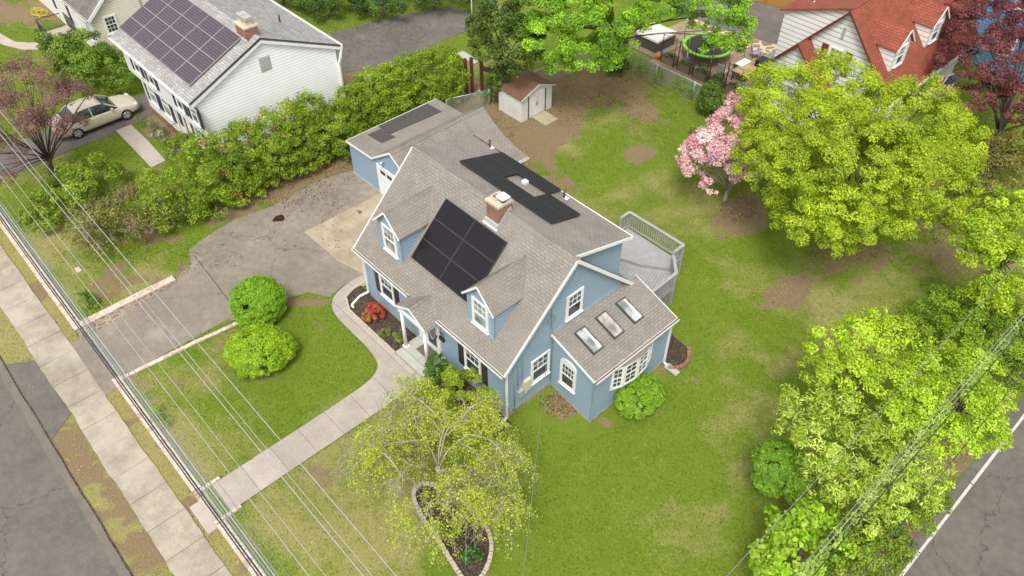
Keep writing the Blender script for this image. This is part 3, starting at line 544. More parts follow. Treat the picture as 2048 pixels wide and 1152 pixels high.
# ================================================================ WINDOWS AND OTHER HOUSE PARTS
def frame_uv(o_, u, n):
    o_, u, n = Vector(o_), Vector(u).normalized(), Vector(n).normalized(); v = Vector((0, 0, 1))
    return lambda a, b, c: o_+u*a+v*b+n*c
def pbox(mb, f, a0, a1, b0, b1, c0, c1):
    if (f(1, 0, 0)-f(0, 0, 0)).cross(f(0, 1, 0)-f(0, 0, 0)).dot(f(0, 0, 1)-f(0, 0, 0)) < 0: a0, a1 = a1, a0
    mb.hexa([f(a0, b0, c0), f(a1, b0, c0), f(a1, b1, c0), f(a0, b1, c0)], [f(a0, b0, c1), f(a1, b0, c1), f(a1, b1, c1), f(a0, b1, c1)])
def window(parent, o_, u, n, w, h, cols=3, rows=2, fr=0.09, glassm='window_glass', both=False, muntin='white_paint', sill=True, arch=0.0, blind=False):
    """double-hung window; o_ lower-left outside corner of the trim on the wall face"""
    f = frame_uv(o_, u, n); m = MB()
    pbox(m, f, 0, fr, 0, h, 0, .05); pbox(m, f, w-fr, w, 0, h, 0, .05); pbox(m, f, fr, w-fr, h-fr, h, 0, .05); pbox(m, f, fr, w-fr, 0, fr*1.2, 0, .05)
    if sill: pbox(m, f, -.03, w+.03, -.05, 0, 0, .10)
    if arch:
        pts = [f(w/2-(w/2)*cos(t), h+arch*sin(t), 0) for t in np.linspace(0, pi, 13)]; m.prism(pts, Vector(n).normalized()*.05)
    fo = m.build('window', muntin, parent)
    g = MB(); pbox(g, f, fr, w-fr, fr*1.2, h-fr, .004, .016)
    g.build('pane', glassm, fo)
    s = MB(); mid = fr+(h-2*fr)*.5; iw = w-2*fr
    pbox(s, f, fr, w-fr, mid-.022, mid+.022, .017, .045); t_ = .04
    pbox(s, f, fr, fr+t_, fr*1.2, h-fr, .018, .040); pbox(s, f, w-fr-t_, w-fr, fr*1.2, h-fr, .018, .040)
    spans = [(mid+.022, h-fr)] + ([(fr*1.2, mid-.022)] if both else [])
    for b0, b1 in spans:
        for k in range(1, cols): x = fr+iw*k/cols; pbox(s, f, x-.011, x+.011, b0, b1, .017, .034)
        for k in range(1, rows): y = b0+(b1-b0)*k/rows; pbox(s, f, fr, w-fr, y-.011, y+.011, .017, .030)
    s.build('sash', muntin, fo)
    return fo
def shutter(parent, o_, u, n, w, h, mat='black_paint'):
    f = frame_uv(o_, u, n); m = MB(); pbox(m, f, 0, w, 0, h, 0, .035); pbox(m, f, .03, w-.03, .05, h*.47, .035, .045); pbox(m, f, .03, w-.03, h*.53, h-.05, .035, .045)
    return m.build('shutter', mat, parent)
def roofslab(parent, pts, mat='shingles', th=.10, name='roof'): return MB().slab(pts, th).build(name, mat, parent)
def trim(parent, segs, w=.05, h=.13, mat='white_paint', name='trim', dz=-.045, up=(0, 0, 1)):
    for i, (a, b) in enumerate(segs): a = Vector(a)+Vector((0, 0, dz)); b = Vector(b)+Vector((0, 0, dz)); o_ = MB().beam(a, b, w-.003*i, h-.004*i, up).build(name, mat, parent)
    return o_
def ridge_cap(parent, a, b, s0, s1, mat='shingles', w=.19):
    """rounded cap shingles over a ridge from a to b; s0,s1 the two slope directions"""
    a, b = Vector(a), Vector(b); n = Vector((0, 0, .035)); d = (b-a); L = d.length; d.normalize(); m = MB(); k = int(L/.14)
    s0, s1 = Vector(s0).normalized()*w, Vector(s1).normalized()*w
    for i in range(k):
        p, q = a+d*(L*i/k), a+d*(L*(i+1)/k); lift = Vector((0, 0, .012))
        m.face([p+s0+n+lift-Vector((0, 0, .025)), q+s0+n-Vector((0, 0, .025)), q+n, p+n+lift]); m.face([p+n+lift, q+n, q+s1+n-Vector((0, 0, .025)), p+s1+n+lift-Vector((0, 0, .025))])
    return m.build('ridge_cap', mat, parent)
def gutter(parent, a, b, out, debris=True):
    a, b, out = Vector(a), Vector(b), Vector(out).normalized(); m = MB(); w = .11
    m.beam(a+out*w, b+out*w, .02, .11); m.beam(a+out*w*.5-Vector((0, 0, .05)), b+out*w*.5-Vector((0, 0, .05)), w-.02, .02); m.beam(a+out*.005, b+out*.005, .012, .10)
    g = m.build('gutter', 'white_paint', parent)
    if debris: d = MB(); d.beam(a+out*w*.5-Vector((0, 0, .02)), b+out*w*.5-Vector((0, 0, .02)), w-.03, .035); d.build('leaf_litter', 'gutter_debris', g)
    return g
def downspout(parent, pts, r=.045, mat='white_paint'):
    m = MB()
    for a, b in zip(pts, pts[1:]): m.beam(a, b, r*2, r*1.5, (0, 1, .01) if abs(a[2]-b[2]) > .3 else (0, 0, 1))
    return m.build('downspout', mat, parent)
def stack_pipe(parent, x, y, z, h=.4, mat='dark_grey_metal', flash=True):
    p = MB().cyl((x, y), .05, z-.05, z+h, 10).build('vent_pipe', mat, parent)
    if flash: MB().box(x-.05, x+.18, y-.05, y+.14, z+.01, z+.03).build('flashing', 'white_paint', p)

# ================================================================ BLUE HOUSE
HSE = thing('blue_house', 'light blue house with brown shingle roof, two dormers and rooftop solar panels', 'house', (4.9, 3.7, 0))
L = 9.8; YR, HR, HE = 3.67, 6.62, 3.0; sF = (HR-HE)/YR; x0, x1 = .25, 9.55
body = [(.3, -.9), (.3, 3.19), (3.67, 6.47), (7.04, 3.19), (7.04, -.9)]
MB().prism([(x0, y, z) for y, z in body], (x1-x0, 0, 0)).build('wall', 'blue_siding', HSE)
MB().box(x0-.02, x1+.02, .28, 7.06, -.95, .14).build('foundation', 'foundation_stone', HSE)
roofslab(HSE, [(0, 0, HE), (L, 0, HE), (L, YR, HR), (0, YR, HR)])
roofslab(HSE, [(0, YR+.002, HR-.002), (L, YR+.002, HR-.002), (L, 7.34, 3.0), (0, 7.34, 3.0)])
# corner boards
MB().box(x0-.015, x0+.07, .285, .31, .14, 3.1).build('corner_board', 'blue_paint', HSE); m = MB(); m.box(x1-.07, x1+.015, .285, .31, .14, 3.1); m.box(x1, x1+.015, .29, .37, .14, 3.1); m.build('corner_board', 'blue_paint', HSE)
trim(HSE, [((L+.005, 0, HE), (L+.005, YR, HR)), ((L+.005, YR, HR), (L+.005, 7.34, 3.0))], .04, .15, name='rake_trim')
trim(HSE, [((-.005, 0, HE), (-.005, YR, HR))], .04, .15, name='rake_trim')
gutter(HSE, (-.02, -.01, HE-.03), (3.95, -.01, HE-.03), (0, -1, 0)); gutter(HSE, (5.85, -.01, HE-.03), (L+.02, -.01, HE-.03), (0, -1, 0))
ridge_cap(HSE, (0, YR, HR), (L, YR, HR), (0, -1, -sF), (0, 1, -.29))
downspout(HSE, [(.1, -.07, 2.9), (.16, .24, 2.7), (.16, .24, .25), (.0, -.15, .12), (.2, -.75, .09), (.38, -.78, .08)])
downspout(HSE, [(9.7, -.07, 2.9), (9.66, .24, 2.7), (9.66, .24, .1), (9.75, -.2, .05)])
# rear shed dormer
dz0, dy1, dz1 = 6.6, 7.05, 5.64; sb = (HR-dz1)/(dy1-YR)
MB().prism([(.3, 3.75, 6.45), (.3, 6.85, 5.62), (.3, 6.85, 3.3)], (9.0, 0, 0)).build('rear_dormer_wall', 'blue_siding', HSE)
MB().box(.32, 9.28, 6.6, 6.87, 2.5, 5.3).build('rear_wall', 'blue_siding', HSE)
roofslab(HSE, [(0, YR+.05, HR+.01), (9.6, YR+.05, HR+.01), (9.6, dy1, dz1), (0, dy1, dz1)])
trim(HSE, [((9.605, YR+.1, HR), (9.605, dy1, dz1))], .04, .13, name='rake_trim'); trim(HSE, [((2.0, dy1+.01, dz1), (9.6, dy1+.01, dz1))], .04, .13, name='eave_trim'); MB().beam((.0, dy1, dz1+.01), (2.0, dy1, dz1+.01), .05, .03).build('flashing', 'rusty_steel', HSE)
for k in range(3): window(HSE, (1.4+k*3.0, 6.872, 4.0), (-1, 0, 0), (0, 1, 0), .9, 1.1)
# front dormers
def dormer(xl, xr, yf, zb, ze, zp, yback, par):
    xc = (xl+xr)/2; zr_ = lambda y: HE+sF*y
    w_ = MB(); b = .06
    # front gable and two cheeks as one solid
    w_.prism([(xl, yf, zb-.05), (xr, yf, zb-.05), (xr, yf, ze-.02), (xc, yf, zp-.06), (xl, yf, ze-.02)], (0, yback-yf-.6, 0))
    wall = w_.build('dormer_wall', 'blue_siding', par)
    cb = MB(); cb.box(xl-.012, xl+.07, yf-.012, yf+.004, zb-.02, ze); cb.box(xr-.07, xr+.012, yf-.014, yf+.004, zb-.02, ze); cb.box(xr-.003, xr+.012, yf-.01, yf+.08, zb, ze); cb.box(xl, xr, yf-.03, yf, zb-.06, zb+.02); cb.build('corner_board', 'blue_paint', wall)
    oh = .13; s = (zp-ze)/(xc-xl); zl = ze-s*oh+.02
    rf = MB(); yb_e = (zl-HE)/sF+.15; yb_r = (zp-HE)/sF+.15
    rf.slab([(xl-oh, yf-.14, zl), (xc, yf-.14, zp), (xc, yb_r, zp), (xl-oh, yb_e, zl)], .07)
    rf.slab([(xr+oh, yf-.14, zl), (xr+oh, yb_e, zl), (xc+.001, yb_r, zp-.001), (xc+.001, yf-.14, zp-.001)], .07)
    rr = rf.build('dormer_roof', 'shingles', par)
    ridge_cap(rr, (xc, yf-.14, zp), (xc, yb_r-.1, zp), (-1, 0, -s), (1, 0, -s), w=.15)
    trim(rr, [((xl-oh, yf-.15, zl), (xc, yf-.15, zp)), ((xc, yf-.15, zp), (xr+oh, yf-.15, zl))], .03, .09, dz=-.03)
    window(wall, (xc-.46, yf-.001, zb+.08), (1, 0, 0), (0, -1, 0), .92, 1.38, glassm='light_glass')
dormer(1.27, 2.80, .64, 3.63, 5.16, 5.95, 3.0, HSE); dormer(7.03, 8.56, .62, 3.61, 5.13, 5.95, 3.0, HSE)
# windows and shutters on the front, gable
window(HSE, (1.29, .298, .97), (1, 0, 0), (0, -1, 0), 1.02, 1.46); shutter(HSE, (.93, .298, .97), (1, 0, 0), (0, -1, 0), .33, 1.42); shutter(HSE, (2.34, .298, .97), (1, 0, 0), (0, -1, 0), .33, 1.42)
window(HSE, (7.08, .298, .95), (1, 0, 0), (0, -1, 0), 1.02, 1.46); shutter(HSE, (6.70, .298, .95), (1, 0, 0), (0, -1, 0), .33, 1.42); shutter(HSE, (8.14, .298, .95), (1, 0, 0), (0, -1, 0), .33, 1.42)
window(HSE, (x1+.002, 3.46, 3.36), (0, 1, 0), (1, 0, 0), .92, 1.3); window(HSE, (x1+.002, 1.62, .93), (0, 1, 0), (1, 0, 0), 1.04, 1.38)
f = frame_uv((x1+.002, 3.78, 5.22), (0, 1, 0), (1, 0, 0)); m = MB(); pbox(m, f, 0, .31, 0, .48, 0, .03); pbox(m, f, .04, .27, .04, .44, .03, .04); m.build('gable_vent', 'blue_paint', HSE)
# front door, porch, portico
f = frame_uv((4.42, .298, .36), (1, 0, 0), (0, -1, 0)); m = MB(); pbox(m, f, 0, .1, 0, 2.2, 0, .08); pbox(m, f, .98, 1.08, 0, 2.2, 0, .08); pbox(m, f, .1, .98, 2.08, 2.2, 0, .08); fr_ = m.build('door_frame', 'white_paint', HSE)
m = MB(); pbox(m, f, .1, .98, 0, 2.08, .001, .03); pbox(m, f, .1, .24, 0, 2.08, .03, .06); pbox(m, f, .84, .98, 0, 2.08, .03, .06); pbox(m, f, .24, .84, 0, .2, .03, .06); pbox(m, f, .24, .84, 1.94, 2.08, .03, .06); dr = m.build('door', 'white_paint', fr_)
m = MB(); pbox(m, f, .24, .84, .2, 1.94, .031, .04); m.build('door_glass', 'window_glass', dr)
m = MB(); m.tube([f(.54+.17*cos(t), 1.12+.52*sin(t), .045) for t in np.linspace(0, 2*pi, 25)], .014, 5, False); m.tube([f(.54+.1*cos(t), 1.6+.11*sin(t), .07) for t in np.linspace(0, 2*pi, 13)], .03, 5, False); m.build('oval_trim', 'white_paint', dr)
m = MB(); pbox(m, f, .88, .93, 1.0, 1.12, .06, .12); m.build('handle', 'dark_grey_metal', dr)
MB().box(3.95, 5.78, -.66, .3, -.1, .35).build('porch_slab', 'grey_stone', HSE, bevel=.015); MB().box(3.88, 5.82, -1.0, -.655, -.1, .18).build('porch_step', 'grey_stone', HSE, bevel=.015)
tag(MB().box(4.5, 5.35, -.35, .18, .352, .372).build('doormat', 'bark'), 'dark brown doormat on the porch slab before the white door', 'doormat')
PX0, PX1, PC, PZ, PP, PY = 3.9, 5.9, 4.9, 2.88, 3.42, -.72
for sx, xa in ((1, PX0), (-1, PX1)): pass
rp = thing  # noqa
m = MB(); yb = lambda z: (z-HE)/sF+.12
m.slab([(PX0, PY, PZ), (PC, PY, PP), (PC, yb(PP), PP), (PX0, .12, PZ)], .07); m.slab([(PX1, PY, PZ), (PX1, .12, PZ), (PC+.001, yb(PP), PP-.001), (PC+.001, PY, PP-.001)], .07)
pr = m.build('portico_roof', 'shingles', HSE); ridge_cap(pr, (PC, PY, PP), (PC, yb(PP)-.05, PP), (-1, 0, -.54), (1, 0, -.54), w=.14)
trim(pr, [((PX0, PY-.01, PZ), (PC, PY-.01, PP)), ((PC, PY-.01, PP), (PX1, PY-.01, PZ))], .03, .08, dz=-.03)
MB().prism([(4.05, PY+.1, 2.83), (5.75, PY+.1, 2.83), (4.9, PY+.1, 3.3)], (0, .05, 0)).build('pediment', 'blue_paint', pr)
m = MB(); m.box(4.0, 5.8, -.66, -.5, 2.62, 2.83); m.box(4.0, 4.12, -.5, .29, 2.63, 2.82); m.box(5.68, 5.8, -.5, .29, 2.63, 2.82); m.build('portico_beam', 'white_paint', pr)
for x in (4.08, 5.60):
    cm = MB().cyl((x, -.55), .085, .42, 2.62, 14, .07).build('column', 'white_paint', HSE); MB().box(x-.12, x+.12, -.67, -.43, .351, .43).build('column_base', 'white_paint', cm); MB().box(x-.1, x+.1, -.65, -.45, 2.55, 2.621).build('column_capital', 'white_paint', cm)
for x in (4.0,): MB().box(x, x+.2, .25, .298, .36, 2.6).build('pilaster', 'white_paint', HSE)
MB().box(5.50, 5.80, .2, .298, 1.42, 1.6).build('mailbox', 'black_plastic', HSE, bevel=.02)
cu = bpy.data.curves.new('house_number', 'FONT'); cu.body = '382'; cu.size = .19; cu.extrude = .008; cu.space_character = 1.15
no = bpy.data.objects.new('house_number', cu); COL.objects.link(no)
dg = bpy.context.evaluated_depsgraph_get(); me = bpy.data.meshes.new_from_object(no.evaluated_get(dg)); bpy.data.objects.remove(no)
me.transform(Matrix.Translation((5.47, .285, 1.70)) @ Matrix.Rotation(pi/2, 4, 'X')); me.materials.clear(); link('house_number', me, 'black_paint', HSE)
# meters and conduits on the gable wall
m = MB(); m.box(x1, x1+.14, 1.18, 1.56, .88, 1.5); mt = m.build('meter_cabinet', 'meter_cream', HSE, bevel=.01)
MB().box(x1, x1+.16, .86, 1.12, .8, 1.15).build('meter_socket', 'light_metal', HSE, bevel=.01)
for y, z0, z1 in ((.72, .3, 3.3), (.92, 1.1, 3.5), (1.14, 1.5, 3.7)): MB().tube([(x1+.03, y, z0), (x1+.03, y, z1)], .018, 6).build('conduit', 'blue_paint', HSE)
MB().tube([(x1+.12, .99, .85), (x1+.12, .99, .75), (x1+.1, 1.35, .75), (x1+.08, 1.35, .86)], .025, 6).build('conduit', 'light_metal', HSE)
m = MB(); m.tube([(x1+.05, 2.62+.2*cos(t), 4.05+.22*sin(t)) for t in np.linspace(0, 4*pi, 30)], .009, 4); m.tube([(x1+.04, 2.62, 4.6), (x1+.05, 2.6, 4.2), (x1+.05, 2.7, 3.3), (x1+.04, 2.75, 2.4), (x1+.04, 2.74, .2)], .012, 4); m.build('service_cable', 'grey_wire', HSE)
# chimney
ch = MB().box(5.28, 5.98, 3.2, 3.88, 5.9, 6.98).build('chimney', 'red_brick', HSE)
MB().box(5.24, 6.02, 3.16, 3.92, 6.98, 7.09).build('chimney_crown', 'mortar', ch, bevel=.02)
m = MB(); m.box(5.33, 5.66, 3.35, 3.40, 7.09, 7.2); m.box(5.33, 5.66, 3.64, 3.69, 7.09, 7.2); m.box(5.33, 5.38, 3.40, 3.64, 7.09, 7.2); m.box(5.61, 5.66, 3.40, 3.64, 7.09, 7.2); m.build('flue', 'mortar', ch); MB().box(5.39, 5.60, 3.41, 3.63, 7.091, 7.11).build('flue_opening', 'black_paint', ch)
m = MB(); m.cyl((5.84, 3.56), .1, 7.09, 7.28, 12); m.build('flue', 'dark_grey_metal', ch); MB().box(5.63, 6.05, 3.36, 3.78, 7.30, 7.34).build('flue_cap', 'white_paint', ch, bevel=.015)
MB().box(5.24, 6.02, 3.10, 3.2, 6.0, 6.22).build('flashing', 'lead_flashing', ch); MB().box(5.2, 6.04, 3.02, 3.10, 5.98, 6.04).build('flashing', 'white_paint', ch); m = MB()
for k in range(6): y = 3.2+k*.11; z = HE+sF*y; m.box(5.981, 6.0, y, min(y+.11, 3.86), z-.15, min(z, HR)+.14)
m.build('flashing', 'lead_flashing', ch)
# solar panels, front slope: three rows of two
def panel_on(parent, xa, xb, va, vb, org, vdir, n, mat, th=.04, lift=.09, fr='black_paint', frw=.012):
    """vdir: unit up the slope from org; panel spans x xa..xb and va..vb along the slope"""
    o_ = Vector(org); vd = Vector(vdir).normalized(); n = Vector(n).normalized(); P = lambda x, v, c: Vector((x, o_.y+vd.y*v, o_.z+vd.z*v))+n*c
    m = MB(); r = [P(xa, va, lift), P(xb, va, lift), P(xb, vb, lift), P(xa, vb, lift)]
    if (r[1]-r[0]).cross(r[2]-r[0]).dot(n) < 0: r.reverse()
    m.hexa(r, [p+n*th for p in r]); pn = m.build('solar_panel', mat, parent)
    f_ = MB(); q = [P(xa, va, lift+th*.5), P(xb, va, lift+th*.5), P(xb, vb, lift+th*.5), P(xa, vb, lift+th*.5)]
    for a, b in zip(q, q[1:]+q[:1]): f_.beam(a, b, frw*2, th*1.25, n)
    f_.build('panel_frame', fr, pn); return pn
nF = Vector((0, -sF, 1)).normalized(); vF = Vector((0, 1, sF)).normalized()
v0 = .95*math.hypot(1, sF); v1 = 2.98*math.hypot(1, sF); dv = (v1-v0)/3
for r in range(3):
    for c_ in range(2): panel_on(HSE, 3.12+c_*1.845, 3.12+c_*1.845+1.83, v0+r*dv+.01, v0+(r+1)*dv-.012, (0, 0, HE), vF, nF, 'solar_dark_blue', fr='panel_edge', frw=.008)
nB = Vector((0, sb, 1)).normalized(); vB = Vector((0, 1, -sb)).normalized(); k_ = math.hypot(1, sb)
for xa, xb, ya, yb_ in ((2.02, 3.85, 4.52, 5.35), (3.87, 5.70, 4.52, 5.35), (5.72, 7.55, 4.52, 5.35), (2.02, 3.85, 5.37, 6.14), (5.72, 7.55, 5.37, 6.14), (2.02, 3.85, 6.16, 6.93), (3.87, 5.70, 6.16, 6.93)):
    panel_on(HSE, xa, xb, (ya-YR)*k_, (yb_-YR)*k_, (0, YR, HR), vB, nB, 'solar_black', lift=.10, fr='black_paint', frw=.008)
stack_pipe(HSE, 1.27, 6.9, 5.68, .42, 'rusty_steel'); stack_pipe(HSE, 6.12, 6.72, 5.73, .42)
m = MB(); m.box(4.4, 4.62, 5.9, 6.12, 5.95, 6.10); m.build('roof_vent', 'white_paint', HSE, bevel=.03)
# sunroom
sx1, sy0, sy1 = 11.8, 2.83, 7.53; RX0, RX1, RZ0, RZ1 = 9.56, 11.95, 3.155, 2.36; ss = (RZ0-RZ1)/(RX1-RX0)
MB().prism([(9.5, sy0, -.95), (sx1, sy0, -.95), (sx1, sy0, 2.33), (9.5, sy0, 3.09)], (0, sy1-sy0, 0)).build('sunroom_wall', 'blue_siding', HSE)
MB().prism([(9.56, sy0-.02, -.98), (sx1+.02, sy0-.02, -.98), (sx1+.02, sy0-.02, -.42), (10.6, sy0-.02, -.26), (9.56, sy0-.02, -.12)], (0, sy1-sy0+.04, 0)).build('foundation', 'foundation_stone', HSE)
sr = roofslab(HSE, [(RX0, 2.70, RZ0), (RX1, 2.70, RZ1), (RX1, 7.66, RZ1), (RX0, 7.66, RZ0)], name='sunroom_roof')
trim(sr, [((RX0, 2.695, RZ0), (RX1, 2.695, RZ1)), ((RX0, 7.665, RZ0), (RX1, 7.665, RZ1))], .03, .12); gutter(sr, (RX1+.01, 2.70, RZ1-.03), (RX1+.01, 7.66, RZ1-.03), (1, 0, 0))
MB().beam((9.57, 2.72, RZ0+.03), (9.57, 7.2, RZ0+.03), .04, .06).build('flashing', 'blue_paint', sr)
m = MB(); m.box(sx1-.07, sx1+.014, sy0-.014, sy0+.004, -.3, 2.34); m.box(sx1-.003, sx1+.014, sy0-.01, sy0+.08, -.3, 2.34); m.build('corner_board', 'blue_paint', HSE)
downspout(HSE, [(11.99, 7.55, 2.28), (11.86, 7.5, 2.05), (11.86, 7.5, -.4), (12.1, 7.5, -.52)])
downspout(HSE, [(11.84, 2.86, .5), (11.84, 2.86, -.6)], .03, 'blue_paint')
for k, (ya, yb_) in enumerate(((3.46, 4.04), (4.66, 5.25), (5.87, 6.43))):
    P = lambda x, y, c: Vector((x, y, RZ0-ss*(x-RX0)))+Vector((ss, 0, 1)).normalized()*c
    m = MB(); xa, xb = 10.05, 11.15
    m.hexa([P(xa, ya, 0), P(xb, ya, 0), P(xb, yb_, 0), P(xa, yb_, 0)], [P(xa, ya, .10), P(xb, ya, .10), P(xb, yb_, .10), P(xa, yb_, .10)]); sk = m.build('skylight', 'dark_grey_metal', HSE, bevel=.01)
    m = MB(); e = .055; m.hexa([P(xa+e, ya+e, .101), P(xb-e, ya+e, .101), P(xb-e, yb_-e, .101), P(xa+e, yb_-e, .101)], [P(xa+e, ya+e, .115), P(xb-e, ya+e, .115), P(xb-e, yb_-e, .115), P(xa+e, yb_-e, .115)]); m.build('skylight_glass', 'warm_skylight_glass' if k == 1 else 'skylight_glass', sk)
    if k != 1: m = MB(); m.hexa([P(xa+.1, yb_-.19, .116), P(xb-.1, yb_-.19, .116), P(xb-.1, yb_-.1, .116), P(xa+.1, yb_-.1, .116)], [P(xa+.1, yb_-.19, .119), P(xb-.1, yb_-.19, .119), P(xb-.1, yb_-.1, .119), P(xa+.1, yb_-.1, .119)]); m.build('blind', 'white_paint', sk)
window(HSE, (10.05, sy0-.002, .62), (1, 0, 0), (0, -1, 0), .86, 1.34, cols=4, arch=.26)
# bow window
bow = [(sx1, 3.92), (sx1+.22, 4.42), (sx1+.31, 5.16), (sx1+.22, 5.90), (sx1, 6.40)]
m = MB(); r = [(x, y) for x, y in bow]
m.hexa([(x, y, .62) for x, y in r], [(x, y, .74) for x, y in r]); m.hexa([(x, y, 1.97) for x, y in r], [(x, y, 2.03) for x, y in r]); bw = m.build('bow_window', 'white_paint', HSE)
for (xa, ya), (xb, yb_) in zip(bow, bow[1:]):
    u = Vector((xb-xa, yb_-ya, 0)); wd = u.length; n = Vector((u.y, -u.x, 0)).normalized()
    fo = window(bw, (xa, ya, .74), u, n, wd, 1.23, cols=2, rows=2, both=True, fr=.07, sill=False)
    MB().prism([(xa, ya, .74), (xb, yb_, .74), (xb, yb_, 1.97), (xa, ya, 1.97)], -n*.05).build('jamb', 'white_paint', fo)
m = MB(); top = [(sx1+.002, 3.85, 2.31), (sx1+.002, 6.47, 2.31)]; eav = [(sx1+.002, 3.83, 2.03), (sx1+.27, 4.38, 2.03), (sx1+.38, 5.16, 2.03), (sx1+.27, 5.94, 2.03), (sx1+.002, 6.49, 2.03)]; tp = [(sx1+.002, 4.3+.43*k, 2.32) for k in range(5)]
for k in range(4): m.face([eav[k], eav[k+1], tp[k+1], tp[k]])
m.face(list(reversed(eav)));  m.build('bow_roof', 'shingles', bw)
tag(MB().slab([(12.0, 7.36, -.45), (12.65, 7.36, -.50), (12.65, 7.66, -.50), (12.0, 7.66, -.45)], .07).build('splash_block', 'grey_stone'), 'pale concrete splash block under the right downspout', 'splash block')

# ================================================================ GARAGE
GA = thing('garage', 'low blue garage with patched brown roof behind the blue house', 'garage', (-5, 8, 0))
gX, gZ, gy0, gy1 = -4.27, 3.41, 5.10, 11.27; gl, ge, glx = -6.03, 2.20, -8.35
sec = [(-8.25, -.1), (-8.25, 2.0), (-6.0, 2.12), (gX, 3.3), (-3.45, 2.72), (-2.6, 2.31), (-1.7, 2.05), (-.95, 1.92), (-.95, -.1)]
MB().prism([(x, gy0+.1, z) for x, z in sec], (0, gy1-gy0-.2, 0)).build('wall', 'blue_siding', GA)
MB().box(-8.27, -.93, gy0+.08, gy1-.08, -.15, .1).build('foundation', 'grey_stone', GA)
rl = roofslab(GA, [(glx, gy0, 2.09), (gl, gy0, ge), (gl, gy1, ge), (glx, gy1, 2.09)])
roofslab(GA, [(gl, gy0+.001, ge+.002), (gX, gy0+.001, gZ), (gX, gy1, gZ), (gl, gy1, ge+.002)])
prof = [(gX, gZ), (-3.45, 2.86), (-2.6, 2.44), (-1.7, 2.17), (-.80, 2.03)]
m = MB()
for (xa, za), (xb, zb) in zip(prof, prof[1:]): m.slab([(xa, gy0, za), (xb, gy0, zb), (xb, gy1, zb), (xa, gy1, za)], .09)
m.build('roof', 'shingles', GA); ridge_cap(GA, (gX, gy0, gZ), (gX, gy1, gZ), (-1, 0, -.68), (1, 0, -.68))
trim(GA, [((glx, gy0-.01, 2.09), (gl, gy0-.01, ge)), ((gl, gy0-.01, ge), (gX, gy0-.01, gZ)), ((gX, gy0-.01, gZ), (-3.45, gy0-.01, 2.86)), ((-3.45, gy0-.01, 2.86), (-2.6, gy0-.01, 2.44))], .03, .11, name='rake_trim')
trim(GA, [((-8.35, gy0, 2.09), (-8.35, gy1, 2.09))], .03, .11, name='eave_trim'); gutter(GA, (-.79, 8.5, 2.0), (-.79, gy1, 2.0), (1, 0, 0))
m = MB(); m.slab([(-7.98, 6.25, 2.135), (-6.75, 6.3, 2.195), (-6.72, 7.15, 2.2), (-7.95, 7.1, 2.14)], .02); m.slab([(-8.3, 7.15, 2.118), (-7.15, 7.15, 2.178), (-7.1, 8.6, 2.18), (-7.0, 10.55, 2.185), (-8.25, 10.55, 2.12)], .02); m.build('roof_patch', 'patch_felt', GA)
f = frame_uv((-5.72, gy0+.098, 0), (1, 0, 0), (0, -1, 0)); m = MB(); pbox(m, f, 0, .12, .05, 2.0, 0, .05); pbox(m, f, 2.56, 2.68, .05, 2.0, 0, .05); pbox(m, f, .12, 2.56, 1.88, 2.0, 0, .05); gf = m.build('door_frame', 'white_paint', GA)
m = MB(); pbox(m, f, .12, 2.56, .05, 1.88, .001, .02); [pbox(m, f, .14, 2.54, .07+k*.45, .07+k*.45+.42, .02, .03) for k in range(4)]; gd = m.build('garage_door', 'white_paint', gf)
for k in range(4): m = MB(); pbox(m, f, .3+k*.56, .72+k*.56, 1.52, 1.74, .03, .04); m.build('pane', 'window_glass', gd)
m = MB(); m.tube([(-5.05, gy0+.1, 2.45), (-5.05, gy0-.05, 2.42), (-5.05, gy0-.12, 2.3)], [.05, .07, .08], 8); m.build('wall_lamp', 'light_metal', GA)

# ================================================================ DECK
DK = thing('wooden_deck', 'grey painted two-level wooden deck with railings behind the blue house', 'deck', (7.5, 9.5, 0))
ZF = .9; low = [(6.2, 7.06), (9.3, 7.66), (9.92, 8.35), (9.86, 10.33), (9.05, 11.15), (8.95, 11.85), (5.72, 11.88), (5.7, 7.06)]
m = MB(); up = [(5.72, 7.0), (7.0, 7.0), (7.02, 10.0), (7.9, 10.35), (9.0, 11.12), (8.95, 11.85), (5.72, 11.88)]
def boards(poly, z, d, wdt, mat, par, name):
    bm = bmesh.new(); bm.faces.new([bm.verts.new((x, y, z)) for x, y in poly])
    d = Vector((d[0], d[1], 0)).normalized(); nrm = Vector((-d.y, d.x, 0)); ts = [Vector((x, y, 0)).dot(nrm) for x, y in poly]
    t = min(ts)
    while t < max(ts):
        for o_ in (0, .012): bmesh.ops.bisect_plane(bm, geom=bm.verts[:]+bm.edges[:]+bm.faces[:], plane_co=nrm*(t+o_), plane_no=nrm)
        t += wdt
    kill = [f_ for f_ in bm.faces if ((f_.calc_center_median().dot(nrm)-min(ts)) % wdt) < .012]
    bmesh.ops.delete(bm, geom=kill, context='FACES'); r = bmesh.ops.extrude_face_region(bm, geom=bm.faces[:]); bmesh.ops.translate(bm, verts=[e for e in r['geom'] if isinstance(e, bmesh.types.BMVert)], vec=(0, 0, -.035)); bmesh.ops.recalc_face_normals(bm, faces=bm.faces)
    me = bpy.data.meshes.new(name); bm.to_mesh(me); bm.free(); me.uv_layers.new(name='UVMap'); return link(name, me, mat, par)
boards(low, ZF-.18, (-.35, 1), .14, 'deck_wood', DK, 'decking'); boards(up, ZF, (1, .5), .14, 'deck_wood', DK, 'decking')
m = MB(); m.hexa([(x, y, ZF-.2) for x, y in up], [(x, y, ZF-.04) for x, y in up]); m.build('step_riser', 'grey_fabric', DK)
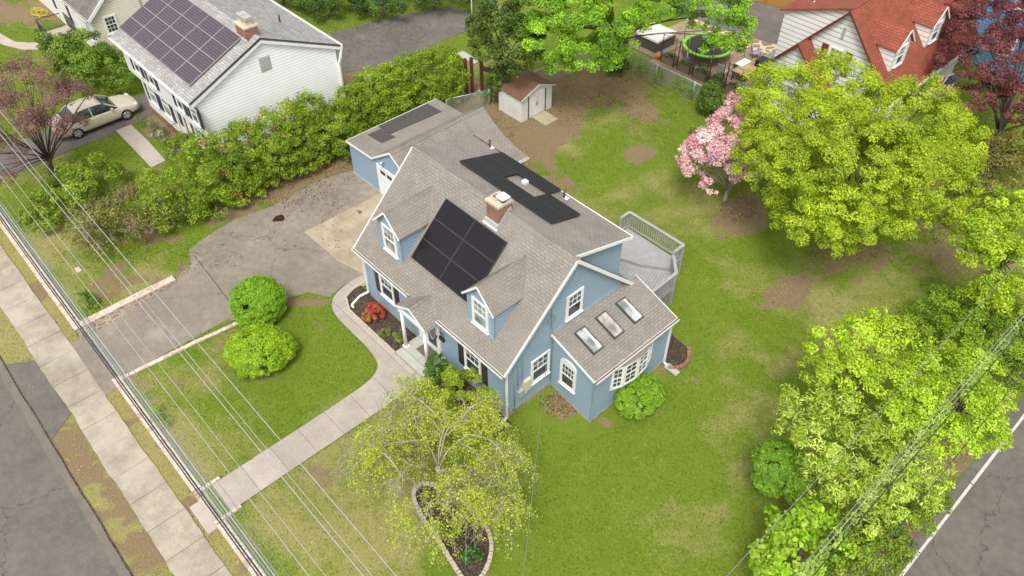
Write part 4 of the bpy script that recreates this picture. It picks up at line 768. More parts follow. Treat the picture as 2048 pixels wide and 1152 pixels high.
m = MB(); m.hexa([(x, y, -.6) for x, y in [(6.0, 7.3), (9.1, 7.8), (9.7, 8.5), (9.7, 10.2), (8.9, 11.0), (8.8, 11.7), (5.9, 11.7)]], [(x, y, .6) for x, y in [(6.0, 7.3), (9.1, 7.8), (9.7, 8.5), (9.7, 10.2), (8.9, 11.0), (8.8, 11.7), (5.9, 11.7)]]); m.build('understructure', 'dark_bark', DK)
rail = [(5.72, 11.25), (5.72, 11.88), (9.0, 11.9), (9.0, 11.2), (9.85, 10.35), (9.9, 8.35), (9.45, 7.75)]
for i, (a, b) in enumerate(zip(rail, rail[1:])):
    a, b = Vector((*a, 0)), Vector((*b, 0)); zt = 1.9 if i < 3 else 1.72
    m = MB(); dzc = .002*i; m.beam(a+Vector((0, 0, zt-dzc)), b+Vector((0, 0, zt-dzc)), .15, .04); m.beam(a+Vector((0, 0, zt-.09)), b+Vector((0, 0, zt-.09)), .04, .09); m.beam(a+Vector((0, 0, zt-.85)), b+Vector((0, 0, zt-.85)), .04, .09); rl_ = m.build('railing', 'deck_wood', DK)
    n = int((b-a).length/.13); m = MB(); low_z = (-.55 if i >= 3 else zt-.9)
    for k in range(1, n): p = a.lerp(b, k/n); m.beam((p.x, p.y, low_z), (p.x, p.y, zt-.05), .035, .035, (1, 0, 0))
    bb = m.build('balusters', 'deck_wood', rl_)
for x, y in rail[:-1]: MB().box(x-.05, x+.05, y-.05, y+.05, -.6, 1.87 if y > 11 else 1.69).build('post', 'deck_wood', DK)

# ================================================================ SHED, POSTS, FENCES
SH = thing('garden_shed', 'white metal garden shed with brown roof and double doors', 'shed', (-6.6, 16.6, 0))
MB().prism([(-7.6, y, z) for y, z in ((15.35, 0), (17.85, 0), (17.85, 1.62), (16.6, 2.08), (15.35, 1.62))][::1], (2.0, 0, 0)).build('wall', 'shed_rib', SH)
sgn = 1
roofslab(SH, [(-7.75, 15.2, 1.6), (-5.45, 15.2, 1.6), (-5.45, 16.6, 2.14), (-7.75, 16.6, 2.14)], 'brown_shingles', .04); roofslab(SH, [(-7.75, 16.601, 2.138), (-5.45, 16.601, 2.138), (-5.45, 18.0, 1.6), (-7.75, 18.0, 1.6)], 'brown_shingles', .04)
f = frame_uv((-5.598, 15.9, 0), (0, 1, 0), (1, 0, 0))
for k in (0, 1): m = MB(); pbox(m, f, .04+k*.66, .68+k*.66, .04, 1.5, 0, .03); d_ = m.build('door', 'shed_rib', SH); m = MB(); pbox(m, f, .60+k*.12, .63+k*.12, .7, .95, .03, .05); m.build('handle', 'dark_grey_metal', d_)
for a in (-.03, 1.36): m = MB(); pbox(m, f, a, a+.05, .02, 1.55, 0, .045); m.build('door_track', 'dark_grey_metal', SH)
trim(SH, [((-5.44, 15.2, 1.59), (-5.44, 16.6, 2.13)), ((-5.44, 16.6, 2.13), (-5.44, 18.0, 1.59))], .02, .06, dz=-.03)
tag(MB().slab([(-5.5, 16.12, .1), (-4.4, 16.18, .02), (-4.4, 17.25, .02), (-5.5, 17.2, .1)], .03).build('ramp', 'plywood'), 'worn plywood ramp lying in front of the shed doors', 'ramp')
for i, (x, y, lab) in enumerate(((-10.15, 14.95, 'left rusty steel post with an arm beside the hedge'), (-10.0, 15.3, 'middle rusty steel post standing close to its left neighbour'), (-9.85, 15.95, 'right rusty steel post with a short cross plate'))):
    r = thing('steel_post', lab, 'post', (x, y, 0), 0, 'rusty steel posts near the shed'); MB().box(x-.09, x+.09, y-.07, y+.07, 0, 2.5).build('shaft', 'rusty_steel', r)
    if i == 0: MB().beam((x, y-.05, 2.35), (x-.7, y-.4, 2.6), .14, .16).build('arm', 'rusty_steel', r)
    if i == 2: MB().beam((x-.1, y+.0, 1.6), (x+.55, y+.25, 1.6), .1, .3).build('cross_plate', 'rusty_steel', r)
    MB().box(x-.2, x+.2, y-.2, y+.2, -.02, .05).build('footing', 'pale_sill_stone', r)
def chain_fence(pts, h, label, step=2.4):
    r = thing('chain_link_fence', label, 'fence', (pts[0][0], pts[0][1], Hf(*pts[0])))
    for a, b in zip(pts, pts[1:]):
        za, zb = Hf(*a), Hf(*b); MB().face([(a[0], a[1], za), (b[0], b[1], zb), (b[0], b[1], zb+h), (a[0], a[1], za+h)]).build('mesh_panel', 'chain_link', r)
        MB().tube([(a[0], a[1], za+h), (b[0], b[1], zb+h)], .022, 6).build('top_rail', 'light_metal', r)
        Lf = math.hypot(b[0]-a[0], b[1]-a[1]); n = max(1, int(Lf/step))
        for k in range(n+1): x = a[0]+(b[0]-a[0])*k/n; y = a[1]+(b[1]-a[1])*k/n; MB().tube([(x, y, Hf(x, y)), (x, y, Hf(x, y)+h+.04)], .028, 6).build('post', 'light_metal', r)
chain_fence([(-6.2, 24.8), (2.6, 24.9), (9.0, 25.0)], 1.2, 'green tinged chain link fence between bare yard and planters')
chain_fence([(-7.9, 18.6), (-7.6, 22.0), (-6.3, 24.6)], 1.2, 'chain link fence running behind the shed to the big maple')
chain_fence([(-9.2, 12.6), (-8.3, 15.2)], 1.1, 'short chain link fence between garage corner and shed')

# ================================================================ WHITE TWO-STOREY HOUSE
WH = thing('white_house', 'white two-storey house with grey roof and large solar array beyond the hedge', 'house', (-17.2, 3.5, 0))
XA, XB, yf, ze, yr, zr, yb_ = -21.9, -12.36, -.97, 5.0, 3.49, 6.98, 7.99; sw_ = (zr-ze)/(yr-yf)
MB().prism([(XA+.3, y, z) for y, z in ((-.65, 3.0), (-.65, 5.06), (yr, 6.88), (7.7, 5.04), (7.7, 0), (0, 0), (0, 3.0))][::-1], (XB-XA-.45, 0, 0)).build('wall', 'white_siding', WH)
MB().box(XA+.35, XB-.2, -.26, .3, 0, 2.99).build('ground_floor_wall', 'white_paint', WH); MB().box(XA+.32, XB-.18, -.28, 0, -.05, .45).build('foundation', 'red_brick', WH)
MB().box(XA+.29, XB-.148, -.67, -.652, 3.0, 5.0).build('front_panel', 'white_paint', WH)
roofslab(WH, [(XA, yf, ze), (XB, yf, ze), (XB, yr, zr), (XA, yr, zr)], 'grey_shingles'); roofslab(WH, [(XA, yr+.001, zr-.001), (XB, yr+.001, zr-.001), (XB, yb_, ze), (XA, yb_, ze)], 'grey_shingles')
ridge_cap(WH, (XA, yr, zr), (XB, yr, zr), (0, -1, -sw_), (0, 1, -sw_), 'grey_shingles'); gutter(WH, (XA, yf, ze-.03), (XB, yf, ze-.03), (0, -1, 0), False); gutter(WH, (XA, yb_, ze-.03), (XB, yb_, ze-.03), (0, 1, 0), False)
trim(WH, [((XB+.004, yf, ze), (XB+.004, yr, zr)), ((XB+.004, yr, zr), (XB+.004, yb_, ze))], .03, .08, 'dark_grey_metal', 'drip_edge', dz=-.01); trim(WH, [((XB-.05, yf+.1, ze), (XB-.05, yr, zr)), ((XB-.05, yr, zr), (XB-.05, yb_, ze))], .1, .2, dz=-.17, name='rake_trim')
MB().box(XB-.3, XB-.06, yf+.02, yf+.35, 4.72, 4.95).build('eave_return', 'white_paint', WH)
downspout(WH, [(XB-.02, yf-.06, 4.9), (XB-.02, -.6, 4.4), (XB-.1, -.5, 4.35), (XB-.1, -.5, 2.0)]); downspout(WH, [(XB-.05, yb_+.08, 4.9), (XB-.05, yb_-.15, 4.2), (XB-.1, 7.75, 3.9), (XB-.1, 7.75, 0.1)], .06)
f = frame_uv((XB-.148, 3.2, 5.1), (0, 1, 0), (1, 0, 0)); m = MB(); pbox(m, f, 0, .62, 0, .8, 0, .02); [pbox(m, f, .04, .58, .04+k*.09, .09+k*.09, .02, .035) for k in range(8)]; m.build('gable_vent', 'light_metal', WH)
m = MB(); m.box(XB-.148, XB+.05, 4.9, 5.1, 2.6, 2.85); m.build('wall_lamp', 'light_metal', WH)
for xa in (-20.75, -18.95): 
    window(WH, (xa, -.262, 1.15), (1, 0, 0), (0, -1, 0), 1.0, 1.5, glassm='light_glass'); shutter(WH, (xa-.4, -.262, 1.15), (1, 0, 0), (0, -1, 0), .36, 1.5, 'navy_paint'); shutter(WH, (xa+1.04, -.262, 1.15), (1, 0, 0), (0, -1, 0), .36, 1.5, 'navy_paint')
for xa in (-14.95,): window(WH, (xa, -.262, 1.15), (1, 0, 0), (0, -1, 0), .9, 1.5, glassm='light_glass'); shutter(WH, (xa-.4, -.262, 1.15), (1, 0, 0), (0, -1, 0), .36, 1.5, 'navy_paint'); shutter(WH, (xa+.94, -.262, 1.15), (1, 0, 0), (0, -1, 0), .36, 1.5, 'navy_paint')
for xa in (-20.2, -18.4, -15.0, -13.3): window(WH, (xa, -.672, 3.5), (1, 0, 0), (0, -1, 0), .8, 1.2); shutter(WH, (xa-.38, -.672, 3.5), (1, 0, 0), (0, -1, 0), .34, 1.2, 'navy_paint'); shutter(WH, (xa+.84, -.672, 3.5), (1, 0, 0), (0, -1, 0), .34, 1.2, 'navy_paint')
MB().box(-17.15, -16.0, -.3, -.24, .4, 2.75).build('door_surround', 'brick_red_paint', WH); dd = MB().box(-16.95, -16.1, -.33, -.3, .45, 2.6).build('door', 'white_paint', WH); MB().box(-16.75, -16.3, -.345, -.33, 1.5, 2.4).build('pane', 'window_glass', dd)
MB().box(-17.4, -15.8, -1.2, -.28, 0, .42).build('porch_slab', 'concrete', WH)
m = MB(); m.tube([(-17.35, -1.15, .42), (-17.35, -1.15, 1.3), (-17.35, -.3, 1.3)], .02, 5); [m.tube([(-17.35, -1.15+.14*k, .42), (-17.35, -1.15+.14*k, 1.3)], .01, 4) for k in range(1, 6)]; m.build('porch_railing', 'black_paint', WH)
nW = Vector((0, -sw_, 1)).normalized(); vW = Vector((0, 1, sw_)).normalized(); kk = math.hypot(1, sw_); va = (-.30-yf)*kk; vb = (2.98-yf)*kk; dv = (vb-va)/4
for r_ in range(4):
    for c_ in range(5): panel_on(WH, -21.76+c_*1.69, -21.76+c_*1.69+1.67, va+r_*dv+.008, va+(r_+1)*dv-.008, (0, yf, ze), vW, nW, 'solar_violet', fr='panel_rim', frw=.014)
WC = MB().box(-13.85, -12.85, 3.0, 3.72, 6.3, 7.4).build('chimney', 'old_brick', WH); MB().box(-13.9, -12.8, 2.95, 3.77, 7.4, 7.5).build('chimney_crown', 'mortar', WC, bevel=.02)
for k in (0, 1): fl = MB().box(-13.75+k*.48, -13.4+k*.48, 3.18, 3.54, 7.5, 7.75).build('flue', 'mortar', WC); MB().box(-13.79+k*.48, -13.36+k*.48, 3.14, 3.58, 7.76, 7.92).build('flue_cap', 'light_metal', WC, bevel=.03)
MB().box(-13.9, -12.8, 2.9, 3.0, 6.6, 6.85).build('flashing', 'lead_flashing', WC)
stack_pipe(WH, -15.6, 6.3, 5.75, .4, 'black_paint', False)

# ================================================================ CREAM HOUSE (top left)
CH = thing('cream_house', 'cream and white house with dark grey roof at the top left corner', 'house', (-34, 3, 0))
cy, cz, cyr = .05, 2.85, 4.6; sc_ = .84
MB().prism([(-45, y, z) for y, z in ((.3, 0), (.3, cz+.15), (cyr, cz+sc_*(cyr-.05)-.12), (8.9, cz+.15), (8.9, 0))][::-1], (15.4, 0, 0)).build('wall', 'cream_siding', CH)
MB().box(-45, -29.6, .28, .298, 0, 2.8).build('front_panel', 'white_paint', CH)
roofslab(CH, [(-45.2, cy, cz), (-29.4, cy, cz), (-29.4, cyr, cz+sc_*(cyr-cy)), (-45.2, cyr, cz+sc_*(cyr-cy))], 'dark_grey_shingles'); roofslab(CH, [(-45.2, cyr+.001, cz+sc_*(cyr-cy)), (-29.4, cyr+.001, cz+sc_*(cyr-cy)), (-29.4, 9.15, cz), (-45.2, 9.15, cz)], 'dark_grey_shingles')
trim(CH, [((-29.395, cy, cz), (-29.395, cyr, cz+sc_*(cyr-cy)))], .05, .2, name='rake_trim'); gutter(CH, (-45.2, cy, cz-.03), (-29.4, cy, cz-.03), (0, -1, 0))
window(CH, (-29.598, .95, 1.6), (0, 1, 0), (1, 0, 0), .85, 1.15, cols=3, rows=2, both=True); window(CH, (-31.4, .278, 1.0), (1, 0, 0), (0, -1, 0), .8, 1.3); shutter(CH, (-34.6, .278, .9), (1, 0, 0), (0, -1, 0), .4, 1.6, 'navy_paint'); shutter(CH, (-37.6, .278, .9), (1, 0, 0), (0, -1, 0), .4, 1.6, 'navy_paint')
MB().tube([(-29.55, 3.55, 0), (-29.55, 3.55, 5.2)], .04, 6).build('downspout', 'grey_fabric', CH)
PR = thing('brick_stoop', 'brick stoop with black iron railings in front of the cream house', 'stoop', (-34.6, -.7, 0)); MB().box(-35.5, -33.5, -1.75, .26, 0, .4).build('platform', 'pinkish_concrete', PR)
for ys, xe in ((-1.7, -33.55), (.1, -33.55)):
    m = MB(); m.tube([(-35.4, ys, 1.35), (xe, ys, 1.35)], .03, 5); m.tube([(-35.4, ys, .52), (xe, ys, .52)], .02, 5)
    for k in range(15): m.tube([(-35.4+k*.132, ys, .4), (-35.4+k*.132, ys, 1.35)], .014, 4)
    m.build('railing', 'black_paint', PR)
m = MB(); m.tube([(-35.45, -1.7, 1.35), (-35.45, -.1, 1.35)], .03, 5); m.tube([(-35.45, -1.7, .52), (-35.45, -.1, .52)], .02, 5)
for k in range(12): m.tube([(-35.45, -1.7+k*.14, .4), (-35.45, -1.7+k*.14, 1.35)], .014, 4)
m.build('railing', 'black_paint', PR)
m = MB(); c = at(80, 27); P = []
for k in range(90): a = k*.32; r_ = .38+.22*sin(k*.37); P.append((c.x+r_*cos(a)*1.3, c.y+r_*sin(a)*.9, .05+.0015*k))
tag(m.tube(P + [(c.x+1.0, c.y-.3, .05), (c.x+1.8, c.y+.5, .05)], .018, 5).build('garden_hose', 'yellow_plastic'), 'coiled yellow garden hose on the grass by the cream house', 'hose')

# ================================================================ RED ROOF HOUSE (top right)
RH = thing('red_roof_house', 'white house with brick red shingle roof and two dormers behind the lime tree', 'house', (6.4, 33, 0))
yg, xr, zr2, xe, ze2, xl = 27.88, 6.42, 7.09, 10.03, 3.0, 1.92; s2 = (zr2-ze2)/(xe-xr); zl2 = zr2-(xr-xl)*s2; Yb = 39.0
MB().prism([(x, yg+.3, z) for x, z in ((2.2, 0), (2.2, zl2+.15), (xr, zr2-.15), (9.7, ze2+.22), (9.7, 0))], (0, Yb-yg-.5, 0)).build('wall', 'wide_white_siding', RH)
roofslab(RH, [(xr, yg, zr2), (xe, yg, ze2), (xe, Yb, ze2), (xr, Yb, zr2)], 'red_shingles'); roofslab(RH, [(xl, yg, zl2), (xr-.001, yg, zr2-.002), (xr-.001, Yb, zr2-.002), (xl, Yb, zl2)], 'red_shingles')
trim(RH, [((xl, yg-.01, zl2), (xr, yg-.01, zr2)), ((xr, yg-.01, zr2), (xe, yg-.01, ze2))], .03, .1, 'maroon_paint', 'rake_trim'); gutter(RH, (xe+.01, yg, ze2-.03), (xe+.01, Yb, ze2-.03), (1, 0, 0), False)
# shed dormer on the left slope
wy0 = yg+.75
MB().prism([(6.3, wy0, 6.95), (2.35, wy0, 5.55), (2.35, wy0, 3.0), (3.2, wy0, 3.0)], (0, Yb-wy0-1, 0)).build('rear_dormer_wall', 'wide_white_siding', RH)
MB().box(2.37, 3.0, wy0+.02, Yb-1.02, .0, 5.4).build('rear_wall', 'wide_white_siding', RH)
roofslab(RH, [(2.1, wy0-.2, 5.55), (xr, wy0-.2, zr2+.01), (xr, Yb-.8, zr2+.01), (2.1, Yb-.8, 5.55)], 'red_shingles'); stack_pipe(RH, 3.3, wy0+1.1, 5.98, .5, 'rusty_steel')
# front extension with its red roof in front of the gable
MB().prism([(x, 27.28, z) for x, z in ((2.6, 0), (2.6, 2.62), (4.46, 4.62), (6.32, 2.62), (6.32, 0))], (0, .9, 0)).build('extension_wall', 'wide_white_siding', RH)
roofslab(RH, [(2.3, 27.0, 2.42), (4.46, 27.0, 4.8), (4.46, 28.17, 4.8), (2.3, 28.17, 2.42)], 'red_shingles', name='extension_roof'); roofslab(RH, [(4.461, 27.0, 4.799), (6.62, 27.0, 2.42), (6.62, 28.17, 2.42), (4.461, 28.17, 4.799)], 'red_shingles', name='extension_roof')
trim(RH, [((2.3, 26.99, 2.42), (4.46, 26.99, 4.8)), ((4.46, 26.99, 4.8), (6.62, 26.99, 2.42))], .03, .1, 'maroon_paint', 'rake_trim')
f = frame_uv((6.2, yg+.298, 5.35), (1, 0, 0), (0, -1, 0)); m = MB(); pbox(m, f, 0, .16, 0, .7, 0, .03); m.build('gable_vent', 'light_metal', RH)
window(RH, (5.75, yg+.298, 3.4), (1, 0, 0), (0, -1, 0), .95, 1.4, glassm='light_glass'); shutter(RH, (5.3, yg+.298, 3.4), (1, 0, 0), (0, -1, 0), .38, 1.4, 'maroon_paint'); shutter(RH, (6.78, yg+.298, 3.4), (1, 0, 0), (0, -1, 0), .38, 1.4, 'maroon_paint')
def side_dormer(y0_, y1_, xf, par):
    yc = (y0_+y1_)/2; zb = zr2-(xf-xr)*s2; zp = zb+2.25; zeav = zb+1.35; xi = xr+(zr2-zp)/s2
    w_ = MB().prism([(xf, y0_, zb-.1), (xf, y1_, zb-.1), (xf, y1_, zeav), (xf, yc, zp-.08), (xf, y0_, zeav)], (-(xf-xi)+.4, 0, 0)).build('dormer_wall', 'wide_white_siding', par)
    m = MB(); xe_ = xr+(zr2-zeav)/s2-.1; m.slab([(xf+.15, y0_-.14, zeav-.06), (xf+.15, yc, zp), (xi-.1, yc, zp), (xe_, y0_-.14, zeav-.06)], .06); m.slab([(xf+.15, y1_+.14, zeav-.06), (xe_, y1_+.14, zeav-.06), (xi-.1, yc+.001, zp-.001), (xf+.15, yc+.001, zp-.001)], .06)
    rf = m.build('dormer_roof', 'red_shingles', par); trim(rf, [((xf+.16, y0_-.14, zeav-.06), (xf+.16, yc, zp)), ((xf+.16, yc, zp), (xf+.16, y1_+.14, zeav-.06))], .03, .09, dz=-.03)
    window(w_, (xf+.002, yc-.42, zb+.15), (0, 1, 0), (1, 0, 0), .84, 1.15)
side_dormer(29.0, 30.6, 9.0, RH); side_dormer(33.0, 34.6, 9.0, RH)
for y_ in (30.2, 33.2): window(RH, (9.702, y_, .9), (0, 1, 0), (1, 0, 0), .95, 1.4); shutter(RH, (9.702, y_-.42, .9), (0, 1, 0), (1, 0, 0), .38, 1.4, 'navy_paint')
RS_ = thing('red_porch', 'brick red painted porch floor with steps beside the red roofed house', 'porch', (10.6, 30, 0)); MB().box(9.72, 11.4, 28.4, 31.0, -.3, .35).build('floor', 'brick_red_paint', RS_, bevel=.02); MB().box(11.4, 11.9, 29.0, 30.4, -.4, .15).build('step', 'brick_red_paint', RS_, bevel=.02)
# flag on its pole
FL = thing('flag', 'striped flag with blue starred canton hanging from a slanted pole', 'flag', (9.9, 32.6, 2.2)); a = Vector((9.75, 32.7, 2.2)); b = Vector((11.2, 33.1, 3.5)); MB().tube([a, b], .02, 6).build('pole', 'light_metal', FL)
def flagcloth(r0, r1, c0, c1, mat, nm, off=0):
    m = MB(); N = 8; u_ = (b-a).normalized()*-1
    P = lambda s, t: b+u_*(.95*t)+Vector((.10*sin(5*t+3*s), .12*sin(4*t+4*s), -1.55*s))+Vector((.006*off, -.006*off, 0))
    for i in range(N):
        for j in range(N): s0, s1 = c0+(c1-c0)*i/N, c0+(c1-c0)*(i+1)/N; t0, t1 = r0+(r1-r0)*j/N, r0+(r1-r0)*(j+1)/N; m.face([P(s0, t0), P(s1, t0), P(s1, t1), P(s0, t1)], True)
    return m.build(nm, mat, FL)
m = flagcloth(0, 1, 0, 1, 'white_fabric', 'cloth')
for k in range(0, 13, 2): flagcloth(k/13, (k+1)/13, 0, 1, 'red_fabric', 'stripe', 1)
cn = flagcloth(0, 7/13, 0, .4, 'navy_fabric', 'canton', 2)
m = MB(); u_ = (b-a).normalized()*-1
for i in range(6):
    for j in range(5): s, t = .035+i*.065, .04+j*.1; p = b+u_*(.95*t)+Vector((.10*sin(5*t+3*s), .12*sin(4*t+4*s), -1.55*s))+Vector((.02, -.02, 0)); m.tube([p, p+Vector((.006, -.006, 0))], .018, 5)
m.build('stars', 'white_fabric', cn)
BH = thing('bright_blue_house', 'bright blue sided house with white window at the top right', 'house', (12, 44, 0)); MB().box(8.5, 24, 42.0, 52, 0, 6.5).build('wall', 'bright_blue_siding', BH)
roofslab(BH, [(8.2, 41.6, 6.4), (24.3, 41.6, 6.4), (24.3, 47, 9.4), (8.2, 47, 9.4)], 'dark_grey_shingles'); roofslab(BH, [(8.2, 47.001, 9.4), (24.3, 47.001, 9.4), (24.3, 52.4, 6.4), (8.2, 52.4, 6.4)], 'dark_grey_shingles')
p1 = at(1930, 20, 3); 
for x_, z_ in ((10.2, 4.1), (14, 4.1), (17, 4.1), (10.2, 1.2), (14, 1.2)): window(BH, (x_, 41.998, z_), (1, 0, 0), (0, -1, 0), 1.1, 1.4)
WF = thing('wooden_fence', 'orange brown wooden privacy fence at the back of the parking area', 'fence', (0, 52, 0)); a = at(1545, 12); b = at(1660, 40); dvec = (b-a).normalized(); a = a-dvec*3
for k in range(5): s = a+dvec*(2.4*k+.06); e = a+dvec*(2.4*(k+1)-.06); MB().beam((s.x, s.y, 1.0), (e.x, e.y, 1.0), .03, 1.9).build('panel', 'orange_wood', WF); MB().box(s.x-.1, s.x+.02, s.y-.06, s.y+.06, 0, 2.05).build('post', 'orange_wood', WF)

# ================================================================ PATIO THINGS
def T(name, label, cat, x, y, z=.03, grp=None, rz=0): return thing(name, label, cat, (x, y, z), rz, grp)
tr = T('trampoline', 'round trampoline with black mat and lime green pad on the patio', 'trampoline', -2.9, 29.6); cx_, cy_ = at(1416, 90, .95)[:2]
MB().cyl((cx_, cy_), 1.46, .93, .94, 40).build('mat', 'black_mesh', tr)
m = MB(); n = 40
for k in range(n):
    a0, a1 = 2*pi*k/n, 2*pi*(k+1)/n; q = lambda r, a, z: (cx_+r*cos(a), cy_+r*sin(a), z)
    m.hexa([q(1.42, a0, .92), q(1.66, a0, .90), q(1.66, a1, .90), q(1.42, a1, .92)], [q(1.42, a0, .96), q(1.66, a0, .97), q(1.66, a1, .97), q(1.42, a1, .96)])
m.build('safety_pad', 'lime_fabric', tr)
for k in range(6): a_ = k*pi/3+.3; x_, y_ = cx_+1.65*cos(a_), cy_+1.65*sin(a_); MB().tube([(x_, y_, .03), (x_, y_, .9)], .03, 6).build('leg', 'light_metal', tr); MB().tube([(x_, y_, .97), (x_+.05*cos(a_), y_+.05*sin(a_), 2.4)], .03, 6).build('pole', 'lime_fabric', tr)
bn = T('covered_stand', 'grey cone shaped cover on a black stand in the middle of the trampoline', 'cover', cx_, cy_-.2, .95); MB().tube([(cx_, cy_-.2, .95), (cx_, cy_-.2, 1.5)], [.3, .28], 16).build('stand', 'black_plastic', bn); MB().tube([(cx_, cy_-.2, 1.5), (cx_, cy_-.2, 1.56), (cx_, cy_-.2, 1.8)], [.38, .36, .03], 18).build('cone', 'grey_fabric', bn)
tb = T('hot_tub', 'square hot tub with white folding cover under the big maple', 'hot tub', -6.4, 28.4); MB().box(-7.35, -5.45, 27.5, 29.4, .12, .85).build('cabinet', 'dark_grey_metal', tb, bevel=.08); MB().box(-7.42, -5.38, 27.43, 28.45, .86, 1.0).build('cover', 'cover_fabric', tb, bevel=.04); MB().box(-7.42, -5.38, 28.47, 29.47, .86, 1.0).build('cover', 'cover_fabric', tb, bevel=.04); MB().box(-7.7, -5.0, 27.0, 29.8, -.02, .11).build('pad', 'weathered_wood', tb)
pl_lab = ['planter box with wire frame nearest the hot tub', 'second planter box with leafy greens from the hot tub', 'middle planter box full of tall greens before the trampoline', 'fourth planter box with low plants from the hot tub', 'planter box nearest the pink blossom']
planters = []
for k, (xa, xb) in enumerate(((-4.6, -3.6), (-3.25, -2.3), (-2.0, -1.0), (-.75, .2), (.5, 1.5))):
    pl = T('planter', pl_lab[k], 'planter', (xa+xb)/2, 27.2, .03, 'wooden planters with trellis frames')
    m = MB(); m.box(xa, xb, 27.0, 27.05, .05, .6); m.box(xa, xb, 27.5, 27.55, .05, .6); m.box(xa, xa+.05, 27.05, 27.5, .05, .6); m.box(xb-.05, xb, 27.05, 27.5, .05, .6); m.build('box', 'weathered_wood', pl); MB().box(xa+.05, xb-.05, 27.05, 27.5, .1, .52).build('soil', 'mulch', pl)
    m = MB(); m.tube([(xa-.02, 26.97, .03), (xa-.02, 26.97, 2.0), (xb+.02, 26.97, 2.0), (xb+.02, 26.97, .03)], .03, 5); m.tube([(xa, 26.97, .62), (xb, 26.97, .62)], .02, 4); m.build('trellis_frame', 'rusty_steel', pl); planters.append(((xa+xb)/2, 27.27))
def patio_chair(x, y, rz, lab, seatm='cover_fabric'):
    t = T('patio_chair', lab, 'chair', x, y, .03, None, rz)
    MB().box(-.25, .25, -.25, .25, .38, .43).build('seat', seatm, t, True); MB().prism([(-.25, .23, .45), (.25, .23, .45), (.25, .36, .95), (-.25, .36, .95)], (0, .04, 0)).build('backrest', seatm, t, True)
    for sx in (-1, 1):
        for sy in (-1, 1): MB().tube([(sx*.24, sy*.23, 0), (sx*.24, sy*.23, .38)], .018, 5).build('leg', 'black_paint', t, True)
        MB().tube([(sx*.27, -.22, .38), (sx*.27, -.22, .62), (sx*.27, .28, .64)], .018, 5).build('armrest', 'black_paint', t, True)
    return t
patio_chair(-.75, 28.5, pi, 'patio chair with cream cushions by the planters'); lv = patio_chair(-.75, 32.0, 2.4, 'patio chair with lavender and black towel beside the flagstones', 'lavender_fabric')
tt = T('patio_table', 'tan slatted patio table beside the cream chair', 'table', .35, 29.1); 
MB().box(-.15, .9, 28.45, 29.9, .70, .74).build('tabletop', 'tan_wood', tt)
for x_, y_ in ((-.08, 28.55), (.82, 28.55), (-.08, 29.8), (.82, 29.8)): MB().box(x_-.03, x_+.03, y_-.03, y_+.03, 0, .70).build('leg', 'black_paint', tt)
tag(MB().box(-.45, .1, 29.2, 30.2, .745, .80).build('folded_sheet', 'white_fabric', bevel=.02), 'white sheet draped on the tan patio table', 'cloth')
g_ = T('covered_grill', 'black covered grill between the tan table and grey cabinet', 'grill', .8, 30.6); MB().box(.35, 1.25, 30.2, 31.0, .05, 1.0).build('cover', 'black_plastic', g_, bevel=.1)
for x_ in (.5, 1.1): MB().tube([(x_-.03, 30.4, .08), (x_+.03, 30.4, .08)], .07, 8).build('wheel', 'black_paint', g_)
tag(MB().box(.3, 1.35, 31.1, 32.2, .03, .85).build('storage_bench', 'grey_fabric', bevel=.05), 'grey covered storage bench beside the red roofed house wall', 'bench')
fp = T('fire_pit', 'round black wire fire pit behind the cream patio chair', 'fire pit', -.3, 29.4); MB().tube([(-.3, 29.4, .3), (-.3, 29.4, .45), (-.3, 29.4, .6)], [.16, .3, .34], 14).build('bowl', 'black_plastic', fp)
for k in range(3): a_ = k*2.1; MB().tube([(-.3+.3*cos(a_), 29.4+.3*sin(a_), .03), (-.3+.2*cos(a_), 29.4+.2*sin(a_), .45)], .015, 5).build('leg', 'black_paint', fp)
for i, (x_, y_, mt_, lab) in enumerate(((-4.95, 27.5, 'blue_plastic', 'blue plastic toy bucket next to the first planter'), (-5.0, 27.15, 'orange_plastic', 'orange plastic toy on the ground by the fence'), (-3.3, 28.0, 'blue_plastic', 'small blue toy basin between planters and trampoline'), (1.1, 28.0, 'blue_plastic', 'blue tub beside the tan patio table'))):
    t = T('toy_bucket', lab, 'bucket', x_, y_); MB().tube([(x_, y_, .03), (x_, y_, .4)], [.15, .2], 12).build('bucket_body', mt_, t); MB().tube([(x_+.21*cos(q), y_, .4+.18*sin(q)) for q in np.linspace(0, pi, 8)], .01, 4).build('handle', 'light_metal', t)
tc = T('patio_torch', 'thin black garden torch on the patio beside the trampoline', 'torch', -.9, 30.9); MB().tube([(-.9, 30.9, .03), (-.9, 30.9, 1.3)], .02, 5).build('pole', 'black_paint', tc); MB().tube([(-.9, 30.9, 1.3), (-.9, 30.9, 1.5)], [.04, .07], 8).build('lamp_head', 'tan_wood', tc)
pt = T('black_urn', 'round black planter pot in front of the trampoline', 'pot', -2.1, 28.0); MB().tube([(-2.1, 28.0, .03), (-2.1, 28.0, .5), (-2.1, 28.0, .55)], [.16, .24, .2], 14).build('pot', 'black_plastic', pt); MB().cyl((-2.1, 28.0), .19, .52, .555, 12).build('soil', 'mulch', pt)

